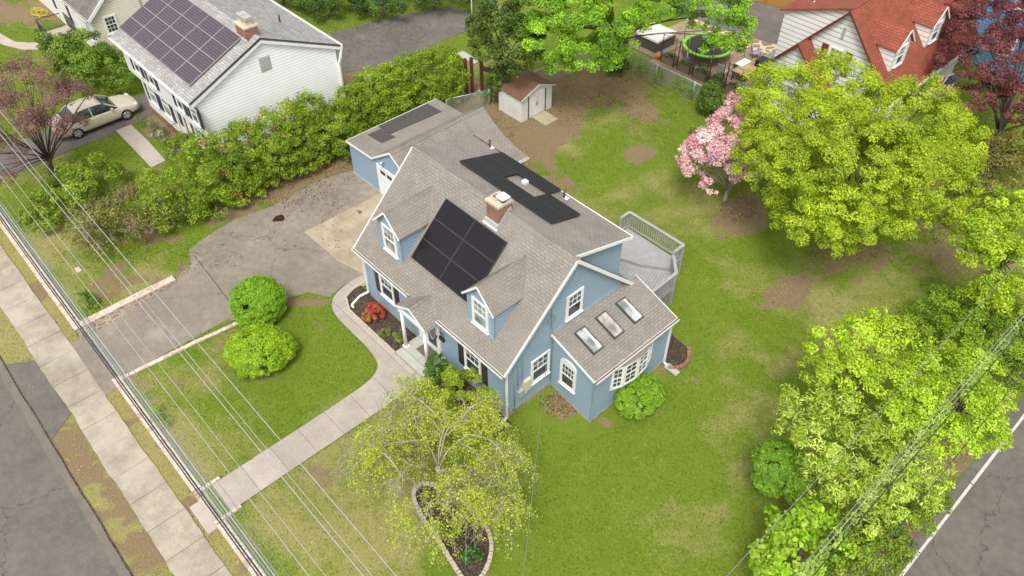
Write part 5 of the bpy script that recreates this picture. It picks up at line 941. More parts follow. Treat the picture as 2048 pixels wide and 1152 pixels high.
# ================================================================ CARS
def loft(stations, smooth=True):
    """stations: list of rings of equal length"""
    m = MB(); base = 0; n = len(stations[0])
    for r in stations: m.v += [tuple(p) for p in r]
    for i in range(len(stations)-1):
        for k in range(n-1): m.f.append((i*n+k, i*n+k+1, (i+1)*n+k+1, (i+1)*n+k)); m.sm.append(smooth)
    for i, rev in ((0, False), (len(stations)-1, True)):
        f_ = [i*n+k for k in range(n)]; m.f.append(tuple(reversed(f_)) if not rev else tuple(f_)); m.sm.append(False)
    return m
def make_car(name, label, cat, loc, rz, paint, Lc=4.95, Wc=1.84, Hc=1.47, suv=False):
    t = thing(name, label, cat, loc, rz); W = Wc/2
    # x forward. belt profile (x, half width, z bottom, z belt)
    hx = Lc/2
    st = [(-hx, .62, .42, .72), (-hx+.06, .74, .30, .88), (-hx+.35, .86, .22, .98), (-hx+.9, .91, .20, 1.02), (-.9, .92, .18, 1.0), (0, .92, .18, .97), (.75, .92, .18, .95), (hx-1.35, .91, .20, .93), (hx-.75, .89, .21, .86), (hx-.3, .82, .24, .76), (hx-.06, .68, .30, .64), (hx, .56, .36, .56)]
    if suv: st = [(x, w_, zb+.15, zt+.28) for x, w_, zb, zt in st]
    rings = []
    for x, w_, zb, zt in st:
        k = W/.92; w_ *= k; rings.append([(x, 0, zb), (x, w_*.86, zb), (x, w_, zb+.12), (x, w_*1.0, zb+(zt-zb)*.55), (x, w_*.965, zt-.06), (x, w_*.86, zt), (x, w_*.45, zt+.035), (x, 0, zt+.045)])
    full = [[(x, -y, z) for x, y, z in reversed(r[1:-1])][::1] for r in rings]
    R2 = []
    for r in rings: R2.append(r + [(x, -y, z) for x, y, z in reversed(r[1:-1])] + [r[0]])
    body_ = loft(R2).build('body', paint, t, True); sbm = body_.modifiers.new('sub', 'SUBSURF'); sbm.levels = sbm.render_levels = 1
    zb_ = (1.25 if suv else .95); zt_ = Hc+(.25 if suv else 0)
    gs = [(-hx+.75 if not suv else -hx+.12, .70, zb_+.02, zb_+.06), (-1.15 if not suv else -hx+.35, .66, zb_+.02, zt_-.06), (-.5, .64, zb_, zt_), (.15, .64, zb_, zt_-.02), (.55, .66, zb_, zt_-.12), (1.15, .74, zb_, zb_+.04)]
    R3 = []
    for x, w_, z0, z1 in gs:
        k = W/.92; wb = (.84*k); R3.append([(x, 0, z0), (x, wb, z0), (x, w_*k, z1-.05), (x, w_*k*.86, z1), (x, 0, z1+.02), (x, -w_*k*.86, z1), (x, -w_*k, z1-.05), (x, -wb, z0), (x, 0, z0)])
    loft(R3).build('windows', 'car_glass', t, True)
    m = MB(); rf_ = [(-1.2 if not suv else -hx+.33, .60, zt_-.075), (-1.0, .645, zt_-.02), (-.5, .66, zt_+.012), (.15, .66, zt_-.005), (.42, .66, zt_-.07)]
    R4 = [[(x, 0, z-.02), (x, w_*W/.92, z-.03), (x, w_*.9*W/.92, z+.012), (x, 0, z+.036), (x, -w_*.9*W/.92, z+.012), (x, -w_*W/.92, z-.03), (x, 0, z-.02)] for x, w_, z in rf_]
    loft(R4).build('roof', paint, t, True)
    for s_ in (-1, 1):
        k = W/.92
        for pa, pb in (((.52, .655, zt_-.1), (1.15, .80, zb_+.03)), ((-.32, .67, zt_-.02), (-.32, .845, zb_)), ((-1.15, .66, zt_-.1), (-1.65 if not suv else -1.3, .80, zb_+.03))): MB().beam((pa[0], s_*pa[1]*k, pa[2]), (pb[0], s_*pb[1]*k, pb[2]), .06, .05).build('pillar', paint, t, True)
        MB().box(.72, .86, min(s_*.86*k, s_*1.0*k), max(s_*.86*k, s_*1.0*k), zb_, zb_+.12).build('wing_mirror', paint, t, True, bevel=.03)
        MB().tube([(hx-.32, s_*.66*k, .66+(.25 if suv else 0)), (hx-.12, s_*.66*k, .62+(.25 if suv else 0))], [.17, .11], 12).build('headlight', 'headlight_lens', t, True)
        MB().box(-hx-.01, -hx+.12, min(s_*.45*k, s_*.8*k), max(s_*.45*k, s_*.8*k), .62, .78).build('tail_light', 'red_fabric', t, True)
        for xd in (-.1, -.95): MB().box(xd, xd+.18, min(s_*.91*k, s_*.945*k), max(s_*.91*k, s_*.945*k), zb_-.16, zb_-.12).build('door_handle', paint, t, True)
        for xw in (hx-1.0, -hx+1.05):
            yw = s_*(W-.09); rw = .335 if not suv else .38
            w0 = MB().tube([(xw, yw-s_*.12, rw), (xw, yw+s_*.10, rw)], rw, 24).build('tyre', 'tyre_rubber', t, True, bevel=.02)
            MB().tube([(xw, yw+s_*.098, rw), (xw, yw+s_*.112, rw)], [rw*.66, rw*.6], 20).build('rim', 'light_metal', w0, True)
            m = MB()
            for q in range(5): a_ = q*2*pi/5+.3; p0 = Vector((xw+.11*cos(a_), yw+s_*.118, rw+.11*sin(a_))); p1 = Vector((xw+.19*cos(a_), yw+s_*.114, rw+.19*sin(a_))); m.tube([p0, p1], [.022, .034], 6)
            m.build('wheel_slots', 'tyre_rubber', w0, True)
    return t
make_car('parked_car', 'champagne sedan parked on the neighbour drive under the purple tree', 'car', (-22.62, -3.15, .02), pi/2, 'champagne_paint')
c = at(1508, -4); make_car('parked_suv', 'silver sport utility vehicle parked at the top edge of the back driveway', 'car', (c.x-2.0, c.y+1.1, .02), .25, 'silver_paint', 4.7, 1.85, 1.5, True)

# ================================================================ OVERHEAD CABLES
def cable(name, pts, r, mat, label, grp, sag=.35):
    a, b = Vector(pts[0]), Vector(pts[1]); P = [a.lerp(b, t)-Vector((0, 0, sag*4*t*(1-t)-sag)) for t in np.linspace(0, 1, 25)]
    return tag(MB().tube(P, r, 5).build(name, mat), label, 'cable', grp)
GL = 'overhead cables above the front sidewalk'
specs = [(492, 9.0, 0.013, 'pale_wire', 'rightmost pale overhead wire crossing the front lawn'), (452, 9.0, .009, 'pale_wire', 'thin pale overhead wire second from the right over the lawn'), (437, 9.0, 0.013, 'pale_wire', 'pale thick overhead wire third from the right over the lawn'),
         (374, 8.8, .009, 'pale_wire', 'thin pale overhead wire fourth from the right over the lawn'), (346, 8.8, .011, 'pale_wire', 'pale overhead wire fifth from the right over the lawn'), (312, 8.0, .008, 'grey_wire', 'very thin grey wire just right of the cable bundle'),
         (296, 7.6, .022, 'grey_wire', 'grey cable on the right side of the thick bundle over the wall'), (289, 7.5, .02, 'pale_wire', 'pale cable inside the thick bundle over the wall'), (282, 7.4, .03, 'grey_wire', 'thick grey cable in the middle of the bundle'), (275, 7.3, .022, 'pale_wire', 'pale cable left of the bundle centre'), (268, 7.2, .026, 'dark_wire', 'dark cable on the left side of the bundle'), (262, 7.1, .02, 'dark_wire', 'dark cable forming the leftmost edge of the bundle')]
for px, z, r, mt_, lab in specs: y_ = at(px, 800, z).y; cable('overhead_cable', [(-70, y_, z), (60, y_, z)], r, mt_, lab, GL, .25)
GR = 'overhead cables above the right-hand trees'
for px, z, r, mt_, lab in ((1454, 9.2, .010, 'grey_wire', 'single thin wire nearest the house over the right-hand trees'), (1588, 8.6, .012, 'grey_wire', 'grey cable on the left of the right-hand bundle'), (1600, 8.5, .011, 'pale_wire', 'pale shiny cable in the right-hand bundle'), (1612, 8.4, .012, 'grey_wire', 'grey cable right of the pale one in the right-hand bundle'), (1626, 8.2, .016, 'dark_wire', 'dark thick cable on the right of the right-hand bundle'), (1720, 7.6, .010, 'dark_wire', 'dark wire closest to the side road')):
    x_ = at(px, 1152, z).x; cable('overhead_cable', [(x_, -60, z), (x_, 90, z)], r, mt_, lab, GR, .25)
e = at(1046, 1160, 7.5); cable('service_drop', [(9.62, 2.6, 4.4), tuple(e + (e-Vector((9.62, 2.6, 4.4)))*.4)], .011, 'grey_wire', 'thin service wire running down from the house gable over the lawn', None, 0.0)

# ================================================================ PLANTS
NR = np.random.RandomState(11)
def unit(n):
    v = NR.normal(size=(n, 3)); return v/np.linalg.norm(v, axis=1, keepdims=True)
def leaf_mesh(name, c, nrm, size, cols, parent, mat='leaf', aspect=.55):
    n = len(c); r = unit(n); t = np.cross(nrm, r); t /= np.linalg.norm(t, axis=1, keepdims=True)+1e-9; b = np.cross(nrm, t)
    s = size[:, None]; V = np.stack([c-t*s*.5, c-b*s*aspect*.5+nrm*s*.06, c+t*s*.5, c+b*s*aspect*.5+nrm*s*.06], 1).reshape(-1, 3)
    if parent is not None: V = V-np.array(WLOC[parent.name])
    me = bpy.data.meshes.new(name); me.vertices.add(4*n); me.vertices.foreach_set('co', V.astype(np.float32).ravel())
    me.loops.add(4*n); me.loops.foreach_set('vertex_index', np.arange(4*n, dtype=np.int32)); me.polygons.add(n); me.polygons.foreach_set('loop_start', np.arange(0, 4*n, 4, dtype=np.int32)); me.update(calc_edges=True)
    ca = me.color_attributes.new('Col', 'FLOAT_COLOR', 'POINT'); C4 = np.concatenate([np.clip(cols, 0, 1), np.ones((n, 1))], 1); ca.data.foreach_set('color', np.repeat(C4, 4, 0).astype(np.float32).ravel())
    return link(name, me, mat, parent, True)
def leaves(blobs, dens, size, c0, c1, cl=None, flat=.75, lo=-.35, c2=None, p2=0.0, bright=.22, gap=.12, full=1.0, ball=False):
    """leaf positions, normals, sizes and colours over a union of ellipsoids broken into many small clumps"""
    C_, N_, K_, S_ = [], [], [], []; clus = []
    B = np.array([(b[0], b[1], b[2], b[3], b[3]*(b[4] if len(b) > 4 else .8)) for b in blobs])
    for bi, (x, y, z, r, rz) in enumerate(B):
        rc0 = cl if cl else (max(.09, r*.16) if ball else min(.42, max(.12, r*.30))); k = int(4*pi*r*(r+rz)*.5/(pi*rc0*rc0)*1.15*full*(2.4 if ball else 1)); u = unit(k); u = u[u[:, 2] > lo]
        bump_ = 1+.16*np.sin(u[:, 0]*5+bi)*np.sin(u[:, 1]*6+bi*2)+NR.normal(size=len(u))*.05; rad = np.where(NR.rand(len(u)) < .8, NR.uniform(.86, 1.0, len(u)), NR.uniform(.5, .86, len(u)))*bump_
        if ball: rad = NR.uniform(.93, 1.02, len(u))
        keepc = NR.rand(len(u)) > (0 if ball else gap); cc = np.array([x, y, z])+u*rad[:, None]*np.array([r, r, rz])
        ins = np.zeros(len(cc), bool)
        for bj, (X_, Y_, Z_, R_2, RZ_) in enumerate(B):
            if bj != bi: d = np.sqrt(((cc[:, 0]-X_)/R_2)**2+((cc[:, 1]-Y_)/R_2)**2+((cc[:, 2]-Z_)/RZ_)**2); ins |= d < (.86 if ball else .72)
        ok = ~ins & keepc; cc = cc[ok]; uu = u[ok]
        kb0 = 1+NR.uniform(-.10, .10)
        for q, c_ in enumerate(cc):
            rc = rc0*NR.uniform(.7, 1.3); n = max(5, int(dens*11.5*rc*rc/(size*size))); v = unit(n); rr = NR.uniform(.15, 1, n)[:, None]**.5
            pos = c_+v*rr*np.array([rc, rc, rc*flat]); nn = v*.5+np.array([0, 0, .5])+uu[q]*.5+NR.normal(size=(n, 3))*.45; nn /= np.linalg.norm(nn, axis=1, keepdims=True)
            kb = kb0*(1+NR.uniform(-bright, bright)); mx = NR.uniform(0, 1); m_ = np.clip(mx+NR.normal(size=(n, 1))*.25, 0, 1); col = (np.array(c0)*(1-m_)+np.array(c1)*m_)*kb*NR.uniform(.8, 1.2, (n, 1))
            if c2 is not None and NR.rand() < p2: col = np.array(c2)*NR.uniform(.7, 1.25, (n, 1))
            C_.append(pos); N_.append(nn); K_.append(col); S_.append(size*NR.uniform(.65, 1.3, n)); clus.append(c_)
    return np.concatenate(C_), np.concatenate(N_), np.concatenate(S_), np.concatenate(K_), clus
def limbs(mb, base, clus, r0, h0, seed, k=14, wig=.25, split=True):
    rr = random.Random(seed); b = Vector(base); top = b+Vector((rr.uniform(-.2, .2), rr.uniform(-.2, .2), h0)); mb.tube([b-Vector((0, 0, .2)), b+Vector((0, 0, .15)), b.lerp(top, .5)+Vector((rr.uniform(-.1, .1), rr.uniform(-.1, .1), 0)), top], [r0*1.5, r0*1.1, r0*.9, r0*.75], 9)
    cs = list(clus); rr.shuffle(cs)
    for c_ in cs[:k]:
        c_ = Vector(c_); m1 = top.lerp(c_, .45)+Vector((rr.uniform(-wig, wig), rr.uniform(-wig, wig), rr.uniform(0, wig*1.5))); s_ = rr.uniform(.16, .32)*r0
        st_ = b.lerp(top, rr.uniform(.6, 1)); mb.tube([st_, st_.lerp(m1, .5)+Vector((0, 0, .1)), m1, c_], [s_*1.1, s_*.9, s_*.6, s_*.18], 6)
        for _ in range(2): e = c_+Vector((rr.uniform(-.6, .6), rr.uniform(-.6, .6), rr.uniform(-.1, .5))); mb.tube([m1, m1.lerp(e, .6)+Vector((0, 0, .08)), e], [s_*.35, s_*.22, s_*.07], 4)
def px_blobs(lst, flat=.8):
    out = []
    for t in lst: p = at(t[0], t[1], t[2]); out.append((p.x, p.y, p.z, t[3]*1.07*mpp(p), t[4] if len(t) > 4 else flat))
    return out
def tree(name, label, cat, base, blobs, dens, size, c0, c1, r0=.16, h0=1.6, bark='bark', seed=1, grp=None, k=14, mat='leaf', aspect=.55, trunk=True, crown='crown', **kw):
    z = Hf(base[0], base[1]); t = thing(name, label, cat, (base[0], base[1], z), 0, grp); full = kw.get('full', 1)
    P, N, S_, K, cl = leaves(blobs, dens, size, c0, c1, **kw)
    ok = P[:, 2] > z+.02; P, N, S_, K = P[ok], N[ok], S_[ok], K[ok]
    if trunk: m = MB(); limbs(m, (base[0], base[1], z), cl, r0, h0, seed, k); m.build('trunk', bark, t)
    leaf_mesh(crown, P, N, S_, K*np.array([1.14, 1.17, 1.08]), t, mat, aspect); return t
def G2(px, py): p = at(px, py); return (p.x, p.y)

LIME0, LIME1 = (.27, .37, .010), (.45, .53, .025)
GRN0, GRN1 = (.10, .20, .012), (.23, .34, .02)
# big lime-green maple in the back yard
tree('maple_tree', 'large yellow-green tree at the right of the back yard before the red roof', 'tree', (12.2, 20.6), px_blobs([(1565, 205, 5.5, 80), (1555, 320, 4.6, 80), (1670, 180, 6.2, 78), (1700, 320, 6.6, 110), (1620, 425, 3.8, 78), (1745, 430, 4.2, 74), (1825, 240, 5.8, 92), (1850, 360, 4.8, 88), (1920, 285, 4.5, 52), (1655, 255, 6.3, 70), (1770, 205, 6.2, 50), (1530, 250, 4.6, 45), (1680, 470, 3.2, 45), (1765, 325, 6.6, 88), (1610, 330, 5.6, 80), (1690, 400, 5.2, 84), (1815, 320, 5.6, 80), (1880, 330, 4.8, 60), (1610, 250, 5.6, 70), (1900, 250, 4.6, 40), (1800, 410, 4.2, 60)]), 1.25, .105, LIME0, LIME1, .2, 2.0, seed=3, k=40, lo=-.5, gap=.06, cl=.32, bright=.16)
# bright green maple at the top, trunk clad in ivy
tree('maple_tree', 'big bright green maple at the top centre with an ivy clad trunk', 'tree', (-6.3, 24.4), px_blobs([(1100, 70, 5.2, 62), (1150, 20, 6.5, 75), (1170, 95, 5.0, 50), (1225, 55, 6, 62), (1080, 5, 6, 55), (1250, -10, 7, 70), (1325, 10, 6.5, 44), (1385, -10, 7, 46), (1440, 20, 6.5, 55), (1470, 60, 5.5, 38), (1445, 90, 4.6, 36), (1120, 125, 4, 30), (1215, 100, 4.6, 42), (1180, 60, 6, 55), (1405, 40, 5.6, 26)]), 1.5, .135, (.12, .26, .012), (.28, .46, .02), .30, 2.4, 'dark_bark', seed=4, k=14)
tree('ivy', 'dark ivy wrapped round the trunk of the big maple', 'ivy', (-6.1, 24.1), [(-6.2, 24.3, .8, .6, 1.4), (-6.2, 24.2, 2.0, .6, 1.2), (-5.9, 23.9, .4, .8, .5)], 1.6, .14, (.02, .05, .01), (.06, .11, .02), trunk=False, crown='foliage')
tree('evergreen_tree', 'tall dark evergreen cluster to the left of the metal shed', 'tree', (-9.3, 17.2), px_blobs([(1000, 165, 1.5, 26, 1.3), (985, 95, 3.8, 44, 1.3), (1000, 35, 5.6, 42, 1.3), (1035, 110, 3.8, 42, 1.2), (962, 55, 4.6, 28, 1.2), (1020, 160, 1.6, 28, 1.1), (1050, 60, 5, 36, 1.2)]), 1.3, .15, (.045, .09, .012), (.12, .18, .02), .2, 2, 'dark_bark', seed=5)
for i, (lst, lab) in enumerate((([(655, 0, 1.2, 42), (615, -15, 1.3, 40), (700, 12, .9, 32)], 'dark green bushy tree at the top edge left of the back lane'), ([(765, 8, 1.0, 34), (800, -15, 1.6, 46), (735, -12, 1.4, 36)], 'dark green bushy tree at the top edge above the asphalt lane'), ([(560, -30, 1.4, 40), (595, -12, 1.0, 26)], 'green tree peeking over the grey roof at the top edge'), ([(865, -18, 1.4, 42), (915, -22, 1.6, 38)], 'leafy tree at the top edge left of the white pole'))):
    b_ = px_blobs(lst); tree('bushy_tree', lab, 'tree', (b_[0][0], b_[0][1]), b_, 1.4, .15, (.035, .08, .01), (.11, .19, .02), r0=.1, h0=.8, seed=20+i, grp='trees along the top edge', k=5)
c = at(944, 36); pw = thing('white_post', 'slim white post standing in front of the tree at the top edge', 'post', (c.x, c.y, 0)); MB().tube([c, (c.x, c.y, 2.2)], .05, 8).build('shaft', 'white_paint', pw); MB().cyl((c.x, c.y), .07, 2.2, 2.26, 8).build('cap', 'white_paint', pw)
# purple plum at left
pp = G2(105, 345)
tree('purple_plum_tree', 'purple leaved tree arching over the champagne sedan', 'tree', pp, px_blobs([(60, 175, 4.8, 66), (118, 205, 4.4, 52), (18, 235, 4.4, 55), (75, 265, 3.6, 45), (8, 310, 3.4, 40), (148, 250, 3.4, 26), (20, 170, 5, 45), (140, 190, 3.9, 30), (-40, 260, 4, 60), (10, 360, 2.6, 22)]), .55, .09, (.16, .065, .075), (.28, .145, .14), .17, 1.0, 'dark_bark', seed=6, k=24, c2=(.16, .17, .04), p2=.06)
# dense shrub before the cream house
tree('shrub', 'dense green shrub between the cream house and the sedan', 'shrub', G2(180, 165), px_blobs([(160, 105, 1.8, 46), (215, 130, 1.6, 42), (120, 100, 1.3, 32), (90, 82, 2.2, 15, 1.5), (190, 155, 1.1, 40), (240, 150, 1.2, 30), (130, 140, 1, 32)]), 1.5, .14, (.09, .17, .012), (.20, .29, .02), .08, .6, seed=7, k=10)
# arborvitae hedge
HP = [(-10.5, y) for y in np.arange(-4.4, 13.9, 1.28)]
for i, (x, y) in enumerate(HP):
    rr = random.Random(i); hgt = (3.6 if i == 0 else 4.1 if i < 8 else 3.5 if i < 10 else 3.9)+rr.uniform(-.35, .3); x += rr.uniform(-.25, .2); thin = i < 2
    w_ = 1.28 if not thin else .85
    bl = [(x, y, .75, w_*.95, .8), (x+rr.uniform(-.2, .2), y+.1, hgt*.42, w_, .9), (x+rr.uniform(-.2, .2), y, hgt*.68, w_*.85, .9), (x, y+rr.uniform(-.1, .1), hgt*.87, w_*.55, 1.0)]
    side = 'front end' if i < 5 else 'middle' if i < 10 else 'far end'
    desc = ['thin sparse arborvitae ending the hedge nearest the street', 'sparse arborvitae second from the street end of the hedge', 'arborvitae third from the street end of the hedge', 'arborvitae fourth from the street end of the hedge', 'arborvitae with bronze dead patches left of the middle of the hedge', 'bronze tipped arborvitae at the middle of the hedge beside the white gable', 'arborvitae with one brown patch beside the white gable', 'arborvitae hiding the foot of the white gable wall', 'shorter arborvitae where the hedge dips by the garage corner', 'arborvitae left of the garage roof corner', 'arborvitae behind the front part of the patched garage roof', 'arborvitae behind the middle of the patched garage roof', 'arborvitae behind the far part of the garage roof', 'arborvitae second from the shed end of the hedge', 'arborvitae ending the hedge beside the rusty posts'][i % 15]
    tree('arborvitae', desc, 'hedge tree', (x, y), bl, (1.15 if not thin else .8), .13, (.13, .21, .010), (.31, .41, .02), .07, 1.2, seed=40+i, grp='arborvitae hedge beside the driveway', k=6, c2=(.36, .19, .055), cl=.24, full=1.25, p2=(.06 if i in (4, 5, 6) else .01 if i < 8 else 0.0), aspect=.38)
tree('shrub', 'bright green bush at the street end of the hedge beside the pale path', 'shrub', G2(385, 330), px_blobs([(365, 295, .8, 30), (395, 288, .9, 26), (345, 300, .6, 20)]), 1.5, .12, (.12, .21, .012), (.25, .33, .02), .05, .3, seed=8, k=5)
# front left mound and scraggly shrubs
tree('shrub', 'bright green mounded shrub on the grass beside the purple tree', 'shrub', G2(150, 420), px_blobs([(150, 372, 1.0, 46, .8), (190, 352, 1.1, 40), (215, 345, .9, 26), (105, 400, .9, 38), (85, 440, .7, 30), (60, 430, .5, 18)]), 1.5, .13, (.13, .23, .012), (.28, .37, .025), .06, .4, seed=9, k=6)
tree('scraggly_shrub', 'straggly olive shrub with bare twigs in front of the green mound', 'shrub', G2(230, 480), px_blobs([(225, 420, 1.5, 44), (180, 440, 1.2, 36), (270, 405, 1.4, 40), (215, 475, .9, 34), (280, 450, 1.0, 32), (150, 465, .7, 24)]), .75, .12, (.14, .15, .03), (.26, .26, .05), .07, .7, 'pale_bark', seed=10, k=30, c2=(.26, .19, .10), p2=.22)
tree('scraggly_shrub', 'thin half bare shrub between the straggly shrub and the hedge', 'shrub', G2(350, 450), px_blobs([(320, 400, 1.7, 30), (345, 420, 1.2, 28), (310, 430, 1.0, 25)]), .32, .12, (.14, .16, .03), (.26, .26, .05), .06, .9, 'pale_bark', seed=12, k=28, c2=(.26, .19, .10), p2=.25)
tree('small_shrub', 'small green shrub behind the corner of the stone wall', 'shrub', G2(175, 608), px_blobs([(175, 600, .35, 15), (185, 606, .25, 10), (165, 592, .3, 10)]), 1.5, .09, (.10, .19, .012), (.24, .33, .03), .03, .15, seed=13, k=4)
tree('small_shrub', 'leafy green plant growing over the front stone wall', 'shrub', G2(318, 840), px_blobs([(308, 825, .25, 15), (322, 845, .25, 14)]), 1.2, .13, (.12, .23, .015), (.28, .42, .03), trunk=False, crown='foliage', aspect=.25)
# clipped bushes on the front lawn
tree('round_bush', 'clipped round bush beside the driveway edge of the lawn', 'bush', G2(518, 625), px_blobs([(516, 602, .85, 46, .9), (516, 615, .5, 42, .8)]), 2.2, .075, (.15, .31, .012), (.27, .45, .02), .06, .3, seed=14, k=4, lo=-.7, bright=.10, ball=True)
tree('round_bush', 'wider yellow-green round bush in the middle of the front lawn', 'bush', G2(520, 725), px_blobs([(518, 702, .75, 50, .85), (487, 702, .6, 32, .85), (552, 698, .6, 34, .85)]), 2.0, .08, (.21, .36, .012), (.36, .50, .02), .06, .35, seed=15, k=8, bright=.14, ball=True)
# around the house
tree('azalea', 'azalea bush covered with red flowers in the bed beside the downspout', 'bush', (1.6, -.45), px_blobs([(748, 622, .45, 17), (738, 632, .35, 12), (757, 628, .35, 13)]), 1.4, .06, (.12, .20, .02), (.26, .34, .03), .03, .1, seed=16, k=3, c2=(.62, .035, .025), p2=.6, cl=.07)
for i, (px, py, lab) in enumerate(((768, 664, 'small yellow-green perennial left of the porch in dark mulch'), (796, 672, 'small sparse perennial right beside the porch step in dark mulch'))):
    tree('perennial', lab, 'plant', G2(px, py+5), px_blobs([(px, py, .3, 9), (px+5, py+6, .2, 7)]), .9, .07, (.12, .17, .02), (.28, .30, .05), trunk=False, crown='foliage')
tree('rhododendron', 'glossy dark green bush right of the front porch step', 'bush', (6.25, -.55), px_blobs([(874, 725, 1.0, 17), (870, 745, .6, 20), (885, 748, .5, 16), (866, 735, .8, 14)]), 1.5, .11, (.045, .12, .012), (.13, .25, .03), .04, .3, seed=17, k=4)
tree('spirea_bush', 'yellow-green rounded bush under the right front window', 'bush', (7.9, -.45), px_blobs([(915, 752, .9, 28), (945, 770, .9, 30), (970, 790, .7, 26), (930, 775, .6, 30)]), 1.5, .09, (.20, .29, .012), (.35, .42, .03), .04, .2, seed=18, k=5)
tree('round_bush', 'clipped green bush below the bow window of the sunroom', 'bush', (12.55, 5.0), [(12.55, 4.75, .0, .78, .9), (12.6, 5.4, .05, .72, .9)], 1.5, .085, (.14, .29, .012), (.27, .42, .02), .05, .3, seed=19, k=4, bright=.12, ball=True)
for i, (px, py, r_, c0_, c1_, sz, lab) in enumerate(((945, 1108, 24, (.03, .11, .015), (.09, .24, .035), .13, 'glossy dark green plant in the near end of the teardrop bed'), (915, 1062, 24, (.045, .085, .03), (.11, .16, .06), .08, 'grey green fuzzy mound in the middle of the teardrop bed'), (884, 1058, 12, (.06, .12, .03), (.16, .24, .07), .08, 'small pale green plant at the left rim of the teardrop bed'))):
    g_ = at(px, py); tree('bed_plant', lab, 'plant', (g_.x, g_.y), px_blobs([(px, py, g_.z+.28, r_*.75, .7), (px-8, py+4, g_.z+.2, r_*.5, .7), (px+9, py+3, g_.z+.2, r_*.5, .7)]), 1.5, sz, c0_, c1_, trunk=False, crown='foliage', aspect=.4)
for i, (px, py, r_, lab) in enumerate(((280, 238, 16, 'leafy green clump by the sedan in the flower bed'), (315, 262, 20, 'spiky green clump in the middle of the white house flower bed'), (330, 280, 15, 'pale flowering clump beside the white house porch'), (300, 250, 14, 'loose grassy clump between two bigger clumps of the flower bed'))):
    tree('perennial', lab, 'plant', G2(px, py+6), px_blobs([(px, py, .35, r_*.8), (px+6, py+5, .25, r_*.6)]), 1.0, .10, (.08, .14, .02), (.22, .28, .06), trunk=False, crown='foliage', aspect=.3, c2=(.55, .5, .6), p2=.1)
# back yard
tree('pink_dogwood', 'pink blossoming tree at the edge of the back lawn', 'tree', G2(1450, 400), px_blobs([(1470, 205, 4.4, 18), (1462, 240, 4.0, 30), (1440, 285, 3.5, 46), (1480, 270, 3.4, 42), (1400, 290, 3.0, 32), (1390, 325, 2.7, 30), (1370, 318, 2.7, 16), (1440, 335, 2.6, 44), (1485, 325, 2.8, 36), (1430, 365, 2.1, 26), (1500, 295, 3.2, 26), (1420, 300, 3.2, 40), (1460, 300, 3.4, 44), (1455, 265, 3.8, 36)]), 1.0, .10, (.60, .27, .35), (.78, .55, .60), .1, 1.0, 'pale_bark', seed=22, k=26, mat='petal', aspect=.85, c2=(.14, .15, .04), p2=.07)
tree('round_evergreen', 'rounded dark green evergreen beside the fence and planters', 'shrub', G2(1422, 222), px_blobs([(1424, 200, 1.0, 25, 1.0), (1424, 182, 1.6, 19, 1.0), (1432, 205, .8, 20)]), 1.6, .11, (.05, .11, .012), (.15, .24, .02), .05, .4, seed=23, k=4, ball=True)
tree('japanese_maple', 'dark red maple at the right edge beside the flag', 'tree', (14.3, 34.0), px_blobs([(1955, 55, 4.8, 60), (2020, 20, 5.5, 60), (1925, 120, 4.4, 46), (1985, 125, 4.6, 62), (2045, 110, 5, 60), (1965, 190, 3.2, 40), (2030, 200, 3.4, 42), (1915, 70, 4.6, 36), (2070, 60, 5, 60), (2050, 230, 2.6, 30)]), 1.1, .125, (.11, .025, .032), (.24, .07, .07), .22, 1.4, 'bark', seed=24, k=26, flat=.5)
tree('shrub', 'lime green shrub behind the flag', 'shrub', G2(1905, 150), px_blobs([(1900, 130, 1.4, 20), (1918, 122, 1.6, 18), (1890, 145, .8, 18)]), 1.3, .14, (.2, .29, .015), (.34, .4, .03), .05, .5, seed=25, k=4)
tree('shrub', 'bronze olive shrub mass right of the lime tree', 'shrub', G2(1990, 400), px_blobs([(1990, 320, 1.9, 50), (1945, 370, 1.5, 42), (2030, 340, 1.9, 48), (1990, 390, 1.3, 48), (1935, 420, .9, 28), (2045, 290, 2, 40)]), 1.2, .14, (.11, .11, .02), (.24, .21, .045), .08, .6, seed=26, k=12)
